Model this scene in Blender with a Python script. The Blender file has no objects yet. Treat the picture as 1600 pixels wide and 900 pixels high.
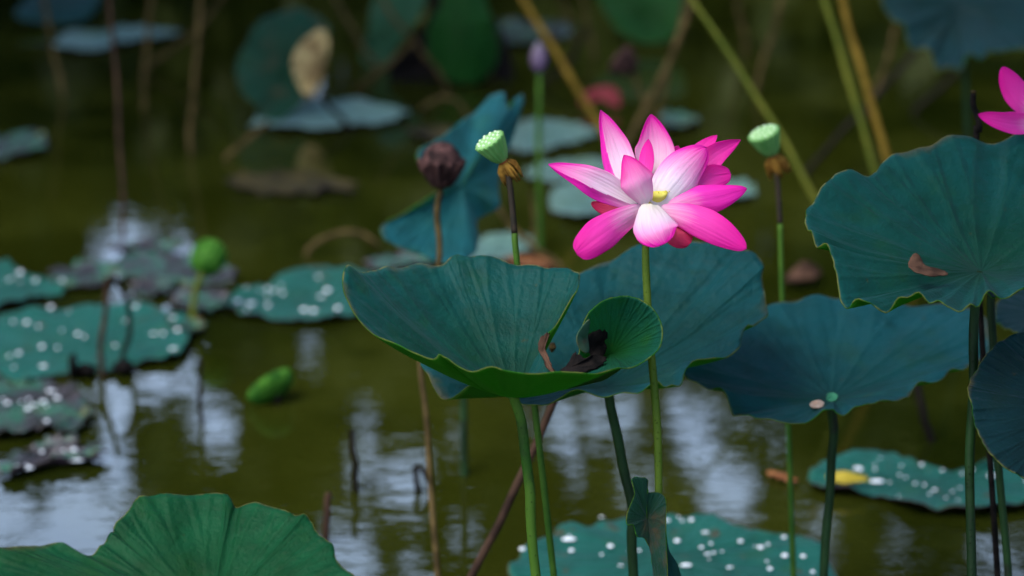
import bpy, bmesh, math, random
import numpy as np
from mathutils import Vector, Matrix, noise
R = math.radians
rng = random.Random(7)
S = bpy.context.scene
COL = S.collection

# ------------------------------------------------------------------ camera, world, sun, exposure
CAM_H, PITCH, F = 1.3, R(17), 3400.0           # focal length in pixels of the 1600 px wide photograph
cd = bpy.data.cameras.new('camera'); cam = bpy.data.objects.new('camera', cd); COL.objects.link(cam)
cam.location = (0, 0, CAM_H); cam.rotation_euler = (R(90) - PITCH, 0, 0)
cd.sensor_width = 36; cd.lens = F / 1600 * 36; cd.clip_start = .05; cd.clip_end = 600
cd.dof.use_dof = True; cd.dof.focus_distance = 2.30; cd.dof.aperture_fstop = 3.0
S.camera = cam

SUN_EL, SUN_AZ = 60, 235                        # soft overcast light from high up, behind and to one side
w = bpy.data.worlds.new('World'); S.world = w; w.use_nodes = True
nt = w.node_tree; bg = nt.nodes['Background']
sky = nt.nodes.new('ShaderNodeTexSky'); sky.sky_type = 'NISHITA'; sky.sun_disc = False
sky.sun_elevation = R(SUN_EL); sky.sun_rotation = R(SUN_AZ); sky.air_density = 1.0; sky.dust_density = 2.5; sky.ozone_density = 1.5
# bright cloud band added low ahead to brighten the mirrored sky
tc = nt.nodes.new('ShaderNodeTexCoord'); cn = nt.nodes.new('ShaderNodeTexNoise'); cn.inputs['Scale'].default_value = 3.5; cn.inputs['Detail'].default_value = 5
mp = nt.nodes.new('ShaderNodeMapping'); mp.inputs['Scale'].default_value = (1, 1, 2.2); nt.links.new(tc.outputs['Generated'], mp.inputs[0]); nt.links.new(mp.outputs[0], cn.inputs['Vector'])
sx = nt.nodes.new('ShaderNodeSeparateXYZ'); nt.links.new(tc.outputs['Generated'], sx.inputs[0])
def mr(sock, a, b, c, d):
    x = nt.nodes.new('ShaderNodeMapRange'); x.interpolation_type = 'SMOOTHSTEP'; nt.links.new(sock, x.inputs[0])
    for i, v in enumerate((a, b, c, d)): x.inputs[i + 1].default_value = v
    return x.outputs[0]
def mul(a, b):
    x = nt.nodes.new('ShaderNodeMath'); x.operation = 'MULTIPLY'; nt.links.new(a, x.inputs[0]); nt.links.new(b, x.inputs[1]); return x.outputs[0]
cl = mul(mul(mr(cn.outputs['Fac'], .30, .60, .75, 1.0), mr(sx.outputs[1], .1, .8, 0, 1)), mr(sx.outputs[2], .45, .62, 1, 0))
mx = nt.nodes.new('ShaderNodeMix'); mx.data_type = 'RGBA'; nt.links.new(cl, mx.inputs[0]); nt.links.new(sky.outputs[0], mx.inputs[6]); mx.inputs[7].default_value = (6.6, 9.0, 13.2, 1)
nt.links.new(mx.outputs[2], bg.inputs[0]); bg.inputs[1].default_value = .15
sd = bpy.data.lights.new('sun', 'SUN'); sun = bpy.data.objects.new('sun', sd); COL.objects.link(sun)
sd.energy = 1.0; sd.angle = R(32); sd.color = (1, .97, .92)
_a = R(SUN_AZ); _d = Vector((math.sin(_a) * math.cos(R(SUN_EL)), math.cos(_a) * math.cos(R(SUN_EL)), math.sin(R(SUN_EL))))
sun.rotation_euler = (-_d).to_track_quat('-Z', 'Y').to_euler()
S.view_settings.view_transform = 'Standard'; S.view_settings.look = 'None'
S.view_settings.exposure = 1.28; S.view_settings.gamma = 1; S.view_settings.use_curve_mapping = False
S.cycles.max_bounces = 6; S.cycles.transparent_max_bounces = 4
S.cycles.use_denoising = True

# ------------------------------------------------------------------ geometry helpers
C0 = Vector((0, 0, CAM_H))
FW = Vector((0, math.cos(PITCH), -math.sin(PITCH))); UP = Vector((0, math.sin(PITCH), math.cos(PITCH))); RT = Vector((1, 0, 0))
def P(x, y, d): return C0 + FW * d + RT * ((x - 800) / F * d) + UP * (-(y - 450) / F * d)
def G(x, y, z=0.0):                              # point of the photograph on the level z
    v = FW + RT * ((x - 800) / F) + UP * (-(y - 450) / F)
    return C0 + v * ((CAM_H - z) / -v.z)
def depth(p): return (p - C0).dot(FW)
def project(p):
    q = p - C0; d = q.dot(FW)
    return 800 + q.x / d * F, 450 - q.dot(UP) / d * F

def cr(pts, n, closed=False):
    """n samples of a Catmull-Rom curve through pts"""
    pts = [Vector(p) for p in pts]; m = len(pts); out = []
    segs = m if closed else m - 1
    for i in range(n):
        t = i / (n if closed else n - 1) * segs
        k = min(int(t), segs - 1); u = t - k
        g = (lambda j: pts[j % m]) if closed else (lambda j: pts[max(0, min(m - 1, j))])
        a, b, c, d = g(k - 1), g(k), g(k + 1), g(k + 2)
        out.append(.5 * ((2 * b) + (c - a) * u + (2 * a - 5 * b + 4 * c - d) * u * u + (3 * b - a - 3 * c + d) * u ** 3))
    return out

def obj(name, verts, faces, mats, parent=None, uvs=None, smooth=True, midx=None):
    me = bpy.data.meshes.new(name); me.from_pydata([tuple(v) for v in verts], [], faces)
    for m in (mats if isinstance(mats, (list, tuple)) else [mats]): me.materials.append(m)
    if uvs is not None:
        l = me.uv_layers.new(name='UVMap')
        li = np.empty(len(me.loops), int); me.loops.foreach_get('vertex_index', li)
        l.data.foreach_set('uv', np.array(uvs, float)[li].ravel())
    if smooth: me.polygons.foreach_set('use_smooth', [True] * len(me.polygons))
    if midx is not None: me.polygons.foreach_set('material_index', midx)
    me.update()
    o = bpy.data.objects.new(name, me); COL.objects.link(o)
    if parent is not None:
        o.parent = parent; o.location = -parent.location
    return o
def thing(name, label, cat, loc, group=None):
    o = bpy.data.objects.new(name, None); COL.objects.link(o); o.location = loc; o.empty_display_size = .05
    return tag(o, label, cat, group)
def tag(o, label, cat, group=None):
    o['label'] = label; o['category'] = cat
    if group: o['group'] = group
    return o
def structure(o): o['kind'] = 'structure'; return o
def stuff(o, label, cat): o['kind'] = 'stuff'; o['label'] = label; o['category'] = cat; return o

def solid(o, th, off=-1, second=True):
    m = o.modifiers.new('thickness', 'SOLIDIFY'); m.thickness = th; m.offset = off; m.use_even_offset = False
    if second: m.material_offset = 1; m.material_offset_rim = 1
    return o

def tube_data(path, radii, seg=10):
    n = len(path); V = []; Fc = []; U = []
    ref = Vector((0, 1, 0.2)).normalized()
    for i, p in enumerate(path):
        t = (path[min(i + 1, n - 1)] - path[max(i - 1, 0)]).normalized()
        a = t.cross(ref)
        if a.length < 1e-4: a = t.cross(Vector((1, 0, 0)))
        a.normalize(); b = t.cross(a)
        for k in range(seg):
            an = 2 * math.pi * k / seg
            V.append(p + (a * math.cos(an) + b * math.sin(an)) * radii[i]); U.append((k / seg, i / n))
    for i in range(n - 1):
        for k in range(seg):
            k2 = (k + 1) % seg
            Fc.append((i * seg + k, i * seg + k2, (i + 1) * seg + k2, (i + 1) * seg + k))
    Fc.append(tuple(range(seg))[::-1]); Fc.append(tuple((n - 1) * seg + k for k in range(seg)))
    return V, Fc, U
def tube(name, pts, r0, r1, mat, parent=None, n=26, seg=10, wob=0.0):
    path = cr(pts, n); L = sum((path[i + 1] - path[i]).length for i in range(n - 1))
    if wob:
        wob = min(wob, .010 * L)
        ph = [rng.uniform(0, 6.28) for _ in range(4)]
        for i, p in enumerate(path):
            s = i / n
            path[i] = p + Vector((math.sin(s * 9 + ph[0]) + .5 * math.sin(s * 23 + ph[1]), math.sin(s * 8 + ph[2]), 0)) * wob * math.sin(math.pi * min(1, s * 1.0))
    rad = [(r0 + (r1 - r0) * i / (n - 1)) * (1 + .10 * noise.noise(path[i] * 14)) for i in range(n)]
    V, Fc, U = tube_data(path, rad, seg)
    return obj(name, V, Fc, mat, parent, U)
def to_water(a, b, z=-.12):
    """carry the line a->b on until it has dipped under the water"""
    v = b - a
    return b + v * ((z - b.z) / v.z) if v.z < -1e-4 else b

# ------------------------------------------------------------------ material helpers
class N:
    def __init__(s, name):
        s.m = bpy.data.materials.new(name); s.m.use_nodes = True; s.t = s.m.node_tree; s.b = s.t.nodes['Principled BSDF']; s.out = s.t.nodes['Material Output']
    def n(s, kind, **kw):
        x = s.t.nodes.new('ShaderNode' + kind)
        for k, v in kw.items(): setattr(x, k, v)
        return x
    def l(s, a, b): s.t.links.new(a, b)
    def val(s, sock, v):
        if hasattr(v, 'is_output') or isinstance(v, bpy.types.NodeSocket): s.l(v, sock)
        else: sock.default_value = v
    def math(s, op, a, b=0.0, c=None):
        x = s.n('Math', operation=op); s.val(x.inputs[0], a); s.val(x.inputs[1], b)
        if c is not None: s.val(x.inputs[2], c)
        return x.outputs[0]
    def mix(s, f, a, b, blend='MIX'):
        x = s.n('Mix', data_type='RGBA', blend_type=blend); s.val(x.inputs[0], f)
        for i, v in ((6, a), (7, b)): s.val(x.inputs[i], v if isinstance(v, bpy.types.NodeSocket) else (*v[:3], 1))
        return x.outputs[2]
    def noise(s, scale, detail=4, vec=None, rough=.55):
        x = s.n('TexNoise'); x.inputs['Scale'].default_value = scale; x.inputs['Detail'].default_value = detail; x.inputs['Roughness'].default_value = rough
        if vec is not None: s.l(vec, x.inputs['Vector'])
        return x.outputs['Fac']
    def ramp(s, f, *stops):
        x = s.n('ValToRGB'); s.l(f, x.inputs[0]); e = x.color_ramp.elements
        while len(e) < len(stops): e.new(.5)
        for el, (p, c) in zip(e, stops): el.position = p; el.color = (*c, 1) if len(c) == 3 else c
        return x.outputs[0]
    def step(s, v, a, b):
        x = s.n('MapRange', interpolation_type='SMOOTHSTEP'); s.val(x.inputs[0], v); x.inputs[1].default_value = a; x.inputs[2].default_value = b
        return x.outputs[0]
    def coord(s, scale=(1, 1, 1), kind='Object'):
        tc = s.n('TexCoord'); mp = s.n('Mapping'); mp.inputs['Scale'].default_value = scale
        s.l(tc.outputs[kind], mp.inputs[0]); return mp.outputs[0]
    def bump(s, h, strength=.4, dist=.002):
        x = s.n('Bump'); x.inputs['Strength'].default_value = strength; x.inputs['Distance'].default_value = dist
        s.l(h, x.inputs['Height']); s.l(x.outputs[0], s.b.inputs['Normal'])
    def trans(s, fac, col):
        tr = s.n('BsdfTranslucent'); s.val(tr.inputs[0], col if isinstance(col, bpy.types.NodeSocket) else (*col, 1))
        mx = s.n('MixShader'); mx.inputs[0].default_value = fac
        s.l(s.b.outputs[0], mx.inputs[1]); s.l(tr.outputs[0], mx.inputs[2]); s.l(mx.outputs[0], s.out.inputs[0])
    def set(s, **kw):
        for k, v in kw.items():
            k = k.replace('_', ' ')
            s.val(s.b.inputs[k], v)
        return s

def leaf_mat(name, c0, c1, vein, nv=21, rough=.5, sheen=.25, vein_amt=.4, spots=0.0, transl=.22, tcol=(.05, .36, .03), wr=1.0, spec=.10):
    k = N(name)
    tc = k.n('TexCoord'); sx = k.n('SeparateXYZ'); k.l(tc.outputs['UV'], sx.inputs[0])
    th, r = sx.outputs[0], sx.outputs[1]
    ob = k.coord()
    big = k.noise(9, 4, ob); fine = k.noise(70, 5, ob)
    # veins: nv ribs from the middle, each forking past half way
    jit = k.math('MULTIPLY', k.math('SUBTRACT', k.noise(14, 2, ob), .5), .06)
    x = k.math('MULTIPLY', k.math('ADD', th, k.math('MULTIPLY', jit, .12)), float(nv))
    a = k.math('ABSOLUTE', k.math('SUBTRACT', k.math('FRACT', x), .5))
    split = k.math('MULTIPLY', k.math('MAXIMUM', k.math('SUBTRACT', r, .5), 0.0), .5)
    d = k.math('MULTIPLY', k.math('ABSOLUTE', k.math('SUBTRACT', a, split)), k.math('ADD', r, .15))
    vm = k.math('SUBTRACT', 1.0, k.step(d, .0, .05))
    vm_soft = k.math('SUBTRACT', 1.0, k.step(d, .0, .16))
    DK = .64
    c0, c1 = tuple(v * DK for v in c0), tuple(v * DK for v in c1)
    col = k.mix(k.step(k.math('ADD', k.math('MULTIPLY', r, .55), k.math('MULTIPLY', big, .8)), .35, 1.05), c0, c1)
    blot = k.noise(26, 6, ob, .65)
    col = k.mix(k.math('MULTIPLY', k.step(blot, .40, .70), .5), col, tuple(v * .50 for v in c0))
    col = k.mix(k.math('MULTIPLY', k.step(k.noise(17, 5, k.coord((1, 1, 1.3)), .6), .52, .72), .35), col, (c0[0] * 2.2 + .006, c0[1] * 1.25, c0[2] * .45))
    vfade = k.math('MULTIPLY', vm, k.math('SUBTRACT', 1.0, k.math('MULTIPLY', r, .75)))
    col = k.mix(k.math('MULTIPLY', vfade, vein_amt * .75), col, tuple(v * DK for v in vein))
    sp = k.step(k.noise(48, 6, ob, .75), .64, .69)
    col = k.mix(k.math('MULTIPLY', sp, .45), col, (.05, .04, .012))
    if spots:
        sp = k.step(k.noise(22, 6, ob, .7), .62 - spots * .1, .68)
        col = k.mix(k.math('MULTIPLY', sp, .8), col, (.07, .042, .02))
    # brown nibbled line on the very rim
    rim = k.math('MULTIPLY', k.step(r, .990, .999), k.step(k.noise(40, 3, ob), .42, .55))
    col = k.mix(k.math('MULTIPLY', rim, .75), col, (.16, .15, .04))
    dry = k.math('MULTIPLY', k.step(k.math('ADD', r, k.math('MULTIPLY', k.noise(9, 4, k.coord((1, 1, 1.1))), .5)), 1.26, 1.33), k.step(r, .6, .9))
    col = k.mix(k.math('MULTIPLY', dry, .55), col, (.075, .055, .015))
    k.set(Base_Color=col, Roughness=rough, Sheen_Weight=sheen, Sheen_Roughness=.45, Specular_IOR_Level=spec)
    k.b.inputs['Sheen Tint'].default_value = (.55, .8, 1, 1)
    # radial crinkles (noise stretched along the ribs) + fine blistering
    cv = k.n('CombineXYZ'); k.l(k.math('MULTIPLY', th, 60.0), cv.inputs[0]); k.l(k.math('MULTIPLY', r, 7.0), cv.inputs[1])
    crk = k.noise(1.0, 3, cv.outputs[0])
    cv2 = k.n('CombineXYZ'); k.l(k.math('MULTIPLY', th, 130.0), cv2.inputs[0]); k.l(k.math('MULTIPLY', r, 34.0), cv2.inputs[1])
    h = k.math('ADD', k.math('MULTIPLY', vm_soft, .22), k.math('ADD', k.math('MULTIPLY', k.math('MULTIPLY', crk, k.step(r, .12, .6)), .26 * wr), k.math('ADD', k.math('MULTIPLY', fine, .35 * wr), k.math('MULTIPLY', k.noise(1.0, 3, cv2.outputs[0]), .30 * wr))))
    h = k.math('ADD', h, k.math('MULTIPLY', blot, .8 * wr))
    k.bump(h, .85, .0055)
    k.trans(transl, tcol)
    return k.m
def simple(name, c0, c1, scale=40, rough=.6, bump=.3, stretch=(1, 1, 1), detail=4, lo=.35, hi=.65, spec=.08, transl=None, dist=.001):
    k = N(name); n = k.noise(scale, detail, k.coord(stretch))
    k.set(Base_Color=k.mix(k.step(n, lo, hi), c0, c1), Roughness=rough, Specular_IOR_Level=spec)
    if bump: k.bump(n, bump, dist)
    if transl: k.trans(transl, c1)
    return k.m
def stem_mat(name, c0, c1, blot=(.01, .012, .008), amt=.35):
    k = N(name); ob = k.coord()
    n = k.noise(12, 3, ob); pr = k.n('TexVoronoi'); pr.inputs['Scale'].default_value = 190; k.l(ob, pr.inputs['Vector'])
    col = k.mix(k.step(n, .35, .65), c0, c1)
    pt = k.math('SUBTRACT', 1.0, k.step(pr.outputs['Distance'], .08, .25))
    col = k.mix(k.math('MULTIPLY', pt, .6), col, tuple(v * .3 for v in c0))
    col = k.mix(k.math('MULTIPLY', k.step(k.noise(30, 5, ob), .58, .68), amt), col, blot)
    k.set(Base_Color=col, Roughness=.55, Specular_IOR_Level=.12)
    k.bump(k.math('ADD', pt, k.math('MULTIPLY', k.noise(120, 3, ob), .5)), .5, .0012)
    return k.m

TEAL, TEAL2 = (.010, .085, .075), (.022, .135, .150)
M = {}
M['leaf'] = leaf_mat('lotus_leaf_top', (.003, .064, .036), (.006, .098, .090), (.03, .13, .08), sheen=.04, vein_amt=.45)
M['leaf_blue'] = leaf_mat('lotus_leaf_blue', (.003, .060, .052), (.006, .092, .104), (.02, .12, .11), sheen=.04, vein_amt=.45)
M['leaf_slate'] = leaf_mat('lotus_leaf_slate', (.004, .072, .072), (.008, .105, .128), (.03, .15, .14), sheen=.04, vein_amt=.45)
M['leaf_green'] = leaf_mat('lotus_leaf_green', (.003, .064, .015), (.006, .104, .036), (.02, .12, .04), sheen=.02, vein_amt=.4)
M['leaf_dark'] = leaf_mat('lotus_leaf_dark', (.002, .022, .025), (.004, .036, .046), (.01, .06, .05), sheen=.08)
M['under'] = leaf_mat('lotus_leaf_underside', (.035, .15, .012), (.045, .19, .02), (.09, .22, .04), rough=.6, sheen=0, vein_amt=.5, spots=.4, transl=.5, tcol=(.20, .55, .04))
M['leaf_mottled'] = leaf_mat('lotus_leaf_mottled', (.008, .055, .03), (.014, .08, .05), (.03, .10, .06), spots=.9, sheen=.08)
M['leaf_pale'] = leaf_mat('lotus_leaf_pale', (.03, .13, .06), (.06, .19, .10), (.07, .2, .10), spots=.6, sheen=.1)
M['leaf_bright'] = leaf_mat('lotus_leaf_bright', (.006, .065, .007), (.012, .095, .012), (.03, .13, .02), sheen=.05)
M['pad'] = leaf_mat('floating_leaf', (.010, .13, .095), (.020, .18, .14), (.04, .22, .15), rough=.35, sheen=.1, spots=.35)
M['pad_pale'] = leaf_mat('floating_leaf_pale', (.12, .29, .22), (.20, .37, .30), (.15, .3, .22), rough=.3, sheen=.3, spots=.3)
k = N('floating_leaf_rotten'); ob = k.coord(); n1 = k.noise(11, 4, ob); n2 = k.noise(26, 5, k.coord((1, 1.3, 1)), .7); n3 = k.noise(18, 3, k.coord((1.2, .9, 1)))
col = k.ramp(n1, (.38, (.010, .010, .010)), (.45, (.032, .028, .034)), (.52, (.016, .085, .055)), (.60, (.035, .12, .07)), (.68, (.11, .09, .025)))
col = k.mix(k.math('MULTIPLY', k.step(n2, .50, .58), .75), col, (.040, .034, .042)); col = k.mix(k.step(n3, .60, .68), col, (.012, .010, .010))
k.set(Base_Color=col, Roughness=.2, Specular_IOR_Level=.6); k.bump(n2, .8, .01)
M['pad_rot'] = k.m
M['pad_under'] = simple('floating_leaf_underside', (.03, .02, .03), (.06, .05, .04))
M['stem'] = stem_mat('green_stem', (.020, .070, .006), (.050, .115, .012))
M['stem_bright'] = stem_mat('yellowish_flower_stem', (.045, .090, .006), (.085, .135, .012), amt=.3)
M['stem_dark'] = stem_mat('dark_green_stem', (.004, .016, .004), (.012, .040, .010), amt=.8)
M['stem_brown'] = stem_mat('browned_stem', (.012, .012, .008), (.03, .022, .014), amt=.6)
M['stem_yellow'] = stem_mat('yellow_green_stem', (.07, .095, .010), (.12, .13, .016), amt=.25)
M['straw'] = simple('dry_straw', (.030, .021, .007), (.085, .060, .022), 30, .7, .3)
M['straw_gold'] = simple('golden_straw', (.10, .065, .008), (.17, .11, .016), 30, .6, .3)
M['straw_dark'] = simple('rotten_stalk', (.004, .003, .002), (.012, .009, .006), 30, .6, .4)
M['straw_red'] = simple('reddish_dry_stalk', (.025, .014, .010), (.05, .028, .018), 30, .7, .4)
M['char_and_shade'] = simple('black_rot_and_shade', (.002, .002, .002), (.010, .008, .007), 60, .9, 1.0, dist=.004, spec=.08)
M['leaf_lobe'] = leaf_mat('lotus_leaf_lobe', (.014, .160, .012), (.008, .105, .075), (.03, .15, .04), sheen=.02, transl=.3, tcol=(.06, .34, .02))
M['leaf_light'] = leaf_mat('lotus_leaf_light_teal', (.010, .12, .12), (.016, .16, .19), (.03, .18, .16), sheen=.1, vein_amt=.2)
M['brown'] = simple('dead_leaf_brown', (.022, .012, .008), (.085, .045, .028), 40, .75, .8, dist=.004)
M['yellow_leaf'] = simple('yellow_dead_leaf', (.28, .22, .02), (.36, .28, .035), 40, .6, .3)
M['orange_leaf'] = simple('orange_dead_leaf', (.14, .05, .02), (.30, .14, .06), 40, .7, .4)
M['tan_leaf'] = simple('tan_dead_leaf', (.16, .10, .04), (.42, .32, .14), 16, .7, .8, detail=6, dist=.006)
M['pod'] = simple('green_seed_pod', (.10, .28, .07), (.17, .37, .11), 50, .55, .2, stretch=(1, 1, .25))
M['pod_face'] = simple('pod_face', (.17, .36, .12), (.23, .43, .16), 60, .6, .2)
M['pod_seed'] = simple('pod_seed', (.46, .62, .40), (.52, .66, .46), 60, .6, 0)
M['navel'] = simple('leaf_navel', (.03, .17, .09), (.05, .21, .12), 60, .6, 0)
M['scrap'] = simple('petal_scrap', (.34, .24, .18), (.50, .42, .36), 60, .7, .3)
M['debris'] = simple('dark_debris', (.012, .012, .005), (.05, .040, .014), 12, .6, .5)
M['pod_brown'] = simple('dried_seed_pod', (.014, .008, .008), (.085, .042, .038), 60, .8, .9, dist=.004)
M['pod_vivid'] = simple('young_green_pod', (.012, .065, .006), (.050, .155, .016), 55, .55, .3)
M['stamen_dry'] = simple('withered_stamens', (.13, .06, .01), (.28, .15, .025), 90, .8, .4)
M['stamen'] = simple('fresh_stamens', (.72, .62, .06), (.80, .72, .14), 90, .6, 0)
M['red_collar'] = simple('pod_collar', (.22, .05, .02), (.30, .09, .03), 90, .7, 0)
M['bud'] = simple('purple_bud', (.10, .06, .13), (.14, .16, .13), 20, .5, .2)
M['drop'] = N('water_drop').set(Base_Color=(.80, .86, .90, 1), Roughness=.06, Specular_IOR_Level=.6).m  # white base colour carries the sky glint of clear drops
M['pinkfallen'] = simple('faded_pink_petal', (.15, .02, .028), (.22, .04, .045), 30, .6, .1, transl=.2)

def petal_mat(name, tip, mid, base, back=False):
    k = N(name); tc = k.n('TexCoord'); sx = k.n('SeparateXYZ'); k.l(tc.outputs['UV'], sx.inputs[0])
    u, v = sx.outputs[0], sx.outputs[1]
    cv = k.n('CombineXYZ'); k.l(k.math('MULTIPLY', u, 34.0), cv.inputs[0]); k.l(k.math('MULTIPLY', v, 1.3), cv.inputs[1])
    st = k.noise(1.0, 4, cv.outputs[0], .6)
    cw = k.n('CombineXYZ'); k.l(k.math('MULTIPLY', u, 95.0), cw.inputs[0]); k.l(k.math('MULTIPLY', v, 1.0), cw.inputs[1])
    fine = k.noise(1.0, 2, cw.outputs[0], .6); st = k.math('ADD', k.math('MULTIPLY', st, .65), k.math('MULTIPLY', fine, .35))
    edge = k.math('POWER', k.math('ABSOLUTE', k.math('SUBTRACT', k.math('MULTIPLY', u, 2.0), 1.0)), 3.0)
    f = k.math('ADD', v, k.math('ADD', k.math('MULTIPLY', k.math('SUBTRACT', st, .5), .66), k.math('MULTIPLY', edge, .22)))
    col = k.ramp(f, (.0, base), (.46, mid), (.74, tuple(.45 * a + .55 * b for a, b in zip(mid, tip))), (.95, tip), (1.0, tuple(c * .9 for c in tip)))
    k.set(Base_Color=col, Roughness=.5, Specular_IOR_Level=.25, Sheen_Weight=0.0)
    k.bump(st, .6, .0018); k.trans(.50, col)
    return k.m
TIP = (.94, .006, .52)
M['petal'] = petal_mat('petal_inside', TIP, (.92, .74, .86), (.93, .93, .80))
M['petal_white'] = petal_mat('petal_inside_pale', (.93, .02, .54), (.93, .84, .92), (.93, .94, .90))
M['petal_mid'] = petal_mat('petal_inner_pink', (.92, .02, .46), (.93, .40, .70), (.93, .90, .86))
M['petal_hot'] = petal_mat('petal_strong', (.92, .012, .44), (.93, .08, .54), (.93, .74, .84))
M['petal_back'] = petal_mat('petal_outside', (.90, .008, .50), (.92, .05, .58), (.92, .62, .76))
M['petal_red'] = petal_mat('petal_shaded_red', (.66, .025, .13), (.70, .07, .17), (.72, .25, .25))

# ------------------------------------------------------------------ water, ground, trees that the water mirrors, unseen shade foliage
def grid(name, x0, x1, y0, y1, nx, ny, zf, mat):
    V = []; Fc = []
    for j in range(ny + 1):
        for i in range(nx + 1):
            x = x0 + (x1 - x0) * i / nx; y = y0 + (y1 - y0) * j / ny
            V.append((x, y, zf(x, y)))
    for j in range(ny):
        for i in range(nx):
            a = j * (nx + 1) + i; Fc.append((a, a + 1, a + nx + 2, a + nx + 1))
    return obj(name, V, Fc, mat)
k = N('pond_water'); ob = k.coord((1, 1, 1))
murk = k.noise(.55, 3, ob)
film = k.noise(2.3, 5, k.coord((1, .8, 1)), .6)
wc = k.mix(k.step(murk, .35, .65), (.0058, .0095, .0008), (.018, .022, .0019))
k.set(Base_Color=k.mix(k.math('MULTIPLY', k.step(film, .42, .68), .6), wc, (.029, .035, .0045)), Roughness=.015, IOR=1.33, Specular_IOR_Level=.5)
rp = k.math('ADD', k.noise(9, 3, k.coord((1, 2.2, 1))), k.math('MULTIPLY', k.noise(34, 2, k.coord((.7, 2.2, 1))), .22))
k.bump(rp, .045, .008)
M['water'] = k.m
M['soil'] = simple('bank_soil', (.03, .035, .012), (.06, .06, .02), 2, .9, .4)
def shore(x, y):
    r = math.hypot(x / 14, (y - 6) / 11)
    return -.45 + .85 * max(0, min(1, (r - .9) / .25)) + (.02 * max(0, r - 1.15) if r < 6 else .1)
structure(grid('ground', -150, 150, -150, 150, 150, 150, shore, M['soil']))
structure(grid('pond_water', -16.5, 16.5, -7, 18.6, 1, 1, lambda x, y: 0, M['water']))

kf = N('far_foliage'); nf = kf.noise(.8, 4, kf.coord())
kf.set(Base_Color=kf.mix(kf.step(nf, .3, .7), (.050, .072, .010), (.13, .15, .022)), Roughness=.6); kf.trans(.25, (.07, .10, .01))
M['far_foliage'] = kf.m
# openings in the tree tops: the places where the pond mirrors bright sky (photo x, y, half width, half height)
GAPS = [(40, 830, 165, 120), (180, 655, 36, 125), (250, 590, 62, 46), (150, 600, 45, 40), (235, 468, 70, 48), (330, 660, 50, 50), (215, 395, 90, 42),
        (526, 128, 42, 40), (562, 154, 28, 26), (240, 435, 75, 52),
        (640, 765, 52, 52), (560, 715, 34, 52), (545, 870, 52, 42), (560, 640, 30, 25), (880, 655, 70, 42), (960, 650, 60, 52), (1070, 640, 60, 40), (770, 600, 50, 26),
        (1140, 780, 78, 52), (1095, 715, 60, 44), (870, 855, 40, 30), (1000, 760, 46, 50), (1295, 845, 34, 70), (1190, 372, 24, 22), (1210, 690, 40, 26), (700, 690, 30, 40),
        (470, 860, 30, 40), (730, 830, 36, 40), (1180, 640, 40, 30), (1240, 800, 24, 30), (430, 750, 24, 18), (900, 740, 40, 26), (340, 555, 26, 14), (490, 540, 18, 22), (1400, 850, 30, 50), (1550, 860, 26, 36)]
def gapness(x, y):
    g = 0
    for gx, gy, rx, ry in GAPS:
        if gx > 600: rx, ry = rx * .86, ry * .84
        q = ((x - gx) / rx) ** 2 + ((y - gy) / ry) ** 2
        if q < 2.2: g = max(g, 1.0 if q < .75 else (2.2 - q) / 1.45)
    return g
def leaf_cloud(name, pts, smin, smax, mat):
    V = []; Fc = []
    for p in pts:
        s = rng.uniform(smin, smax); a = Vector((rng.gauss(0, 1), rng.gauss(0, 1), rng.gauss(0, 1))).normalized()
        b = a.cross(Vector((rng.gauss(0, 1), rng.gauss(0, 1), rng.gauss(0, 1)))).normalized()
        i = len(V); V += [p - a * s, p + b * s * .45, p + a * s, p - b * s * .45]; Fc.append((i, i + 1, i + 2, i + 3))
    return obj(name, V, Fc, mat, smooth=False)
pts = []; dark = []
while len(pts) + len(dark) < 56000:
    x = rng.uniform(-13, 13); y = 19 + rng.gauss(0, .9); z = rng.uniform(0.2, 10.2)
    q = Vector((x, y, -z)); px, py = project(q)
    if rng.random() < gapness(px, py) * .985: continue
    if z > 8.2 + 1.2 * math.sin(x * .9) + .7 * math.sin(x * 2.3 + 1) and rng.random() < .93: continue
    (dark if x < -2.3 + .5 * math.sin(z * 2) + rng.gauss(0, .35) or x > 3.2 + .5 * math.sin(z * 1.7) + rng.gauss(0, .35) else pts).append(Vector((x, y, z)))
ke = N('darkened_foliage'); ne = ke.noise(.8, 4, ke.coord())
ke.set(Base_Color=ke.mix(ke.step(ne, .3, .7), (.006, .012, .003), (.014, .028, .006)), Roughness=.7, Specular_IOR_Level=.15); M['shade_foliage'] = ke.m  # foliage colour darkened to stand in for dim corners
stuff(leaf_cloud('darkened_treeline', dark, .18, .40, M['shade_foliage']), 'sides of the far bank wood, darkened in colour for shaded corners, mirrored in the pond', 'treeline')
stuff(leaf_cloud('treeline', pts, .18, .40, M['far_foliage']), 'dense olive green wood along the far bank, mirrored in the pond', 'treeline')

pts = []
def shade_leaves(n, cx, cy, cz, rx, ry, rz):
    for _ in range(n):
        v = Vector((rng.gauss(0, 1), rng.gauss(0, 1), rng.gauss(0, 1))).normalized() * rng.random() ** .4
        pts.append(Vector((cx + v.x * rx, cy + v.y * ry, cz + v.z * rz)))
shade_leaves(2600, -2.6, 6.2, 3.4, 1.6, 2.0, .6)       # added leaf masses out of view, dimming the far water on one side
shade_leaves(2200, -1.6, 5.6, 2.45, 1.0, 1.2, .3)
shade_leaves(4200, -2.1, 6.8, 3.0, 1.7, 1.5, .3)
shade_leaves(3600, .80, 1.95, 2.2, 1.0, 1.0, .28)        # unseen leaf mass added to shade the big scalloped leaf
shade_leaves(1500, 2.2, 5.4, 2.9, 1.1, 1.5, .4)
pts2, pts = pts, []
shade_leaves(9000, -3.5, 7.2, 3.85, 2.6, 2.5, .4); shade_leaves(5000, -5.2, 7, 1.7, .8, 5, 1.8)  # added canopy and side masses out of view, holding back sky light
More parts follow.
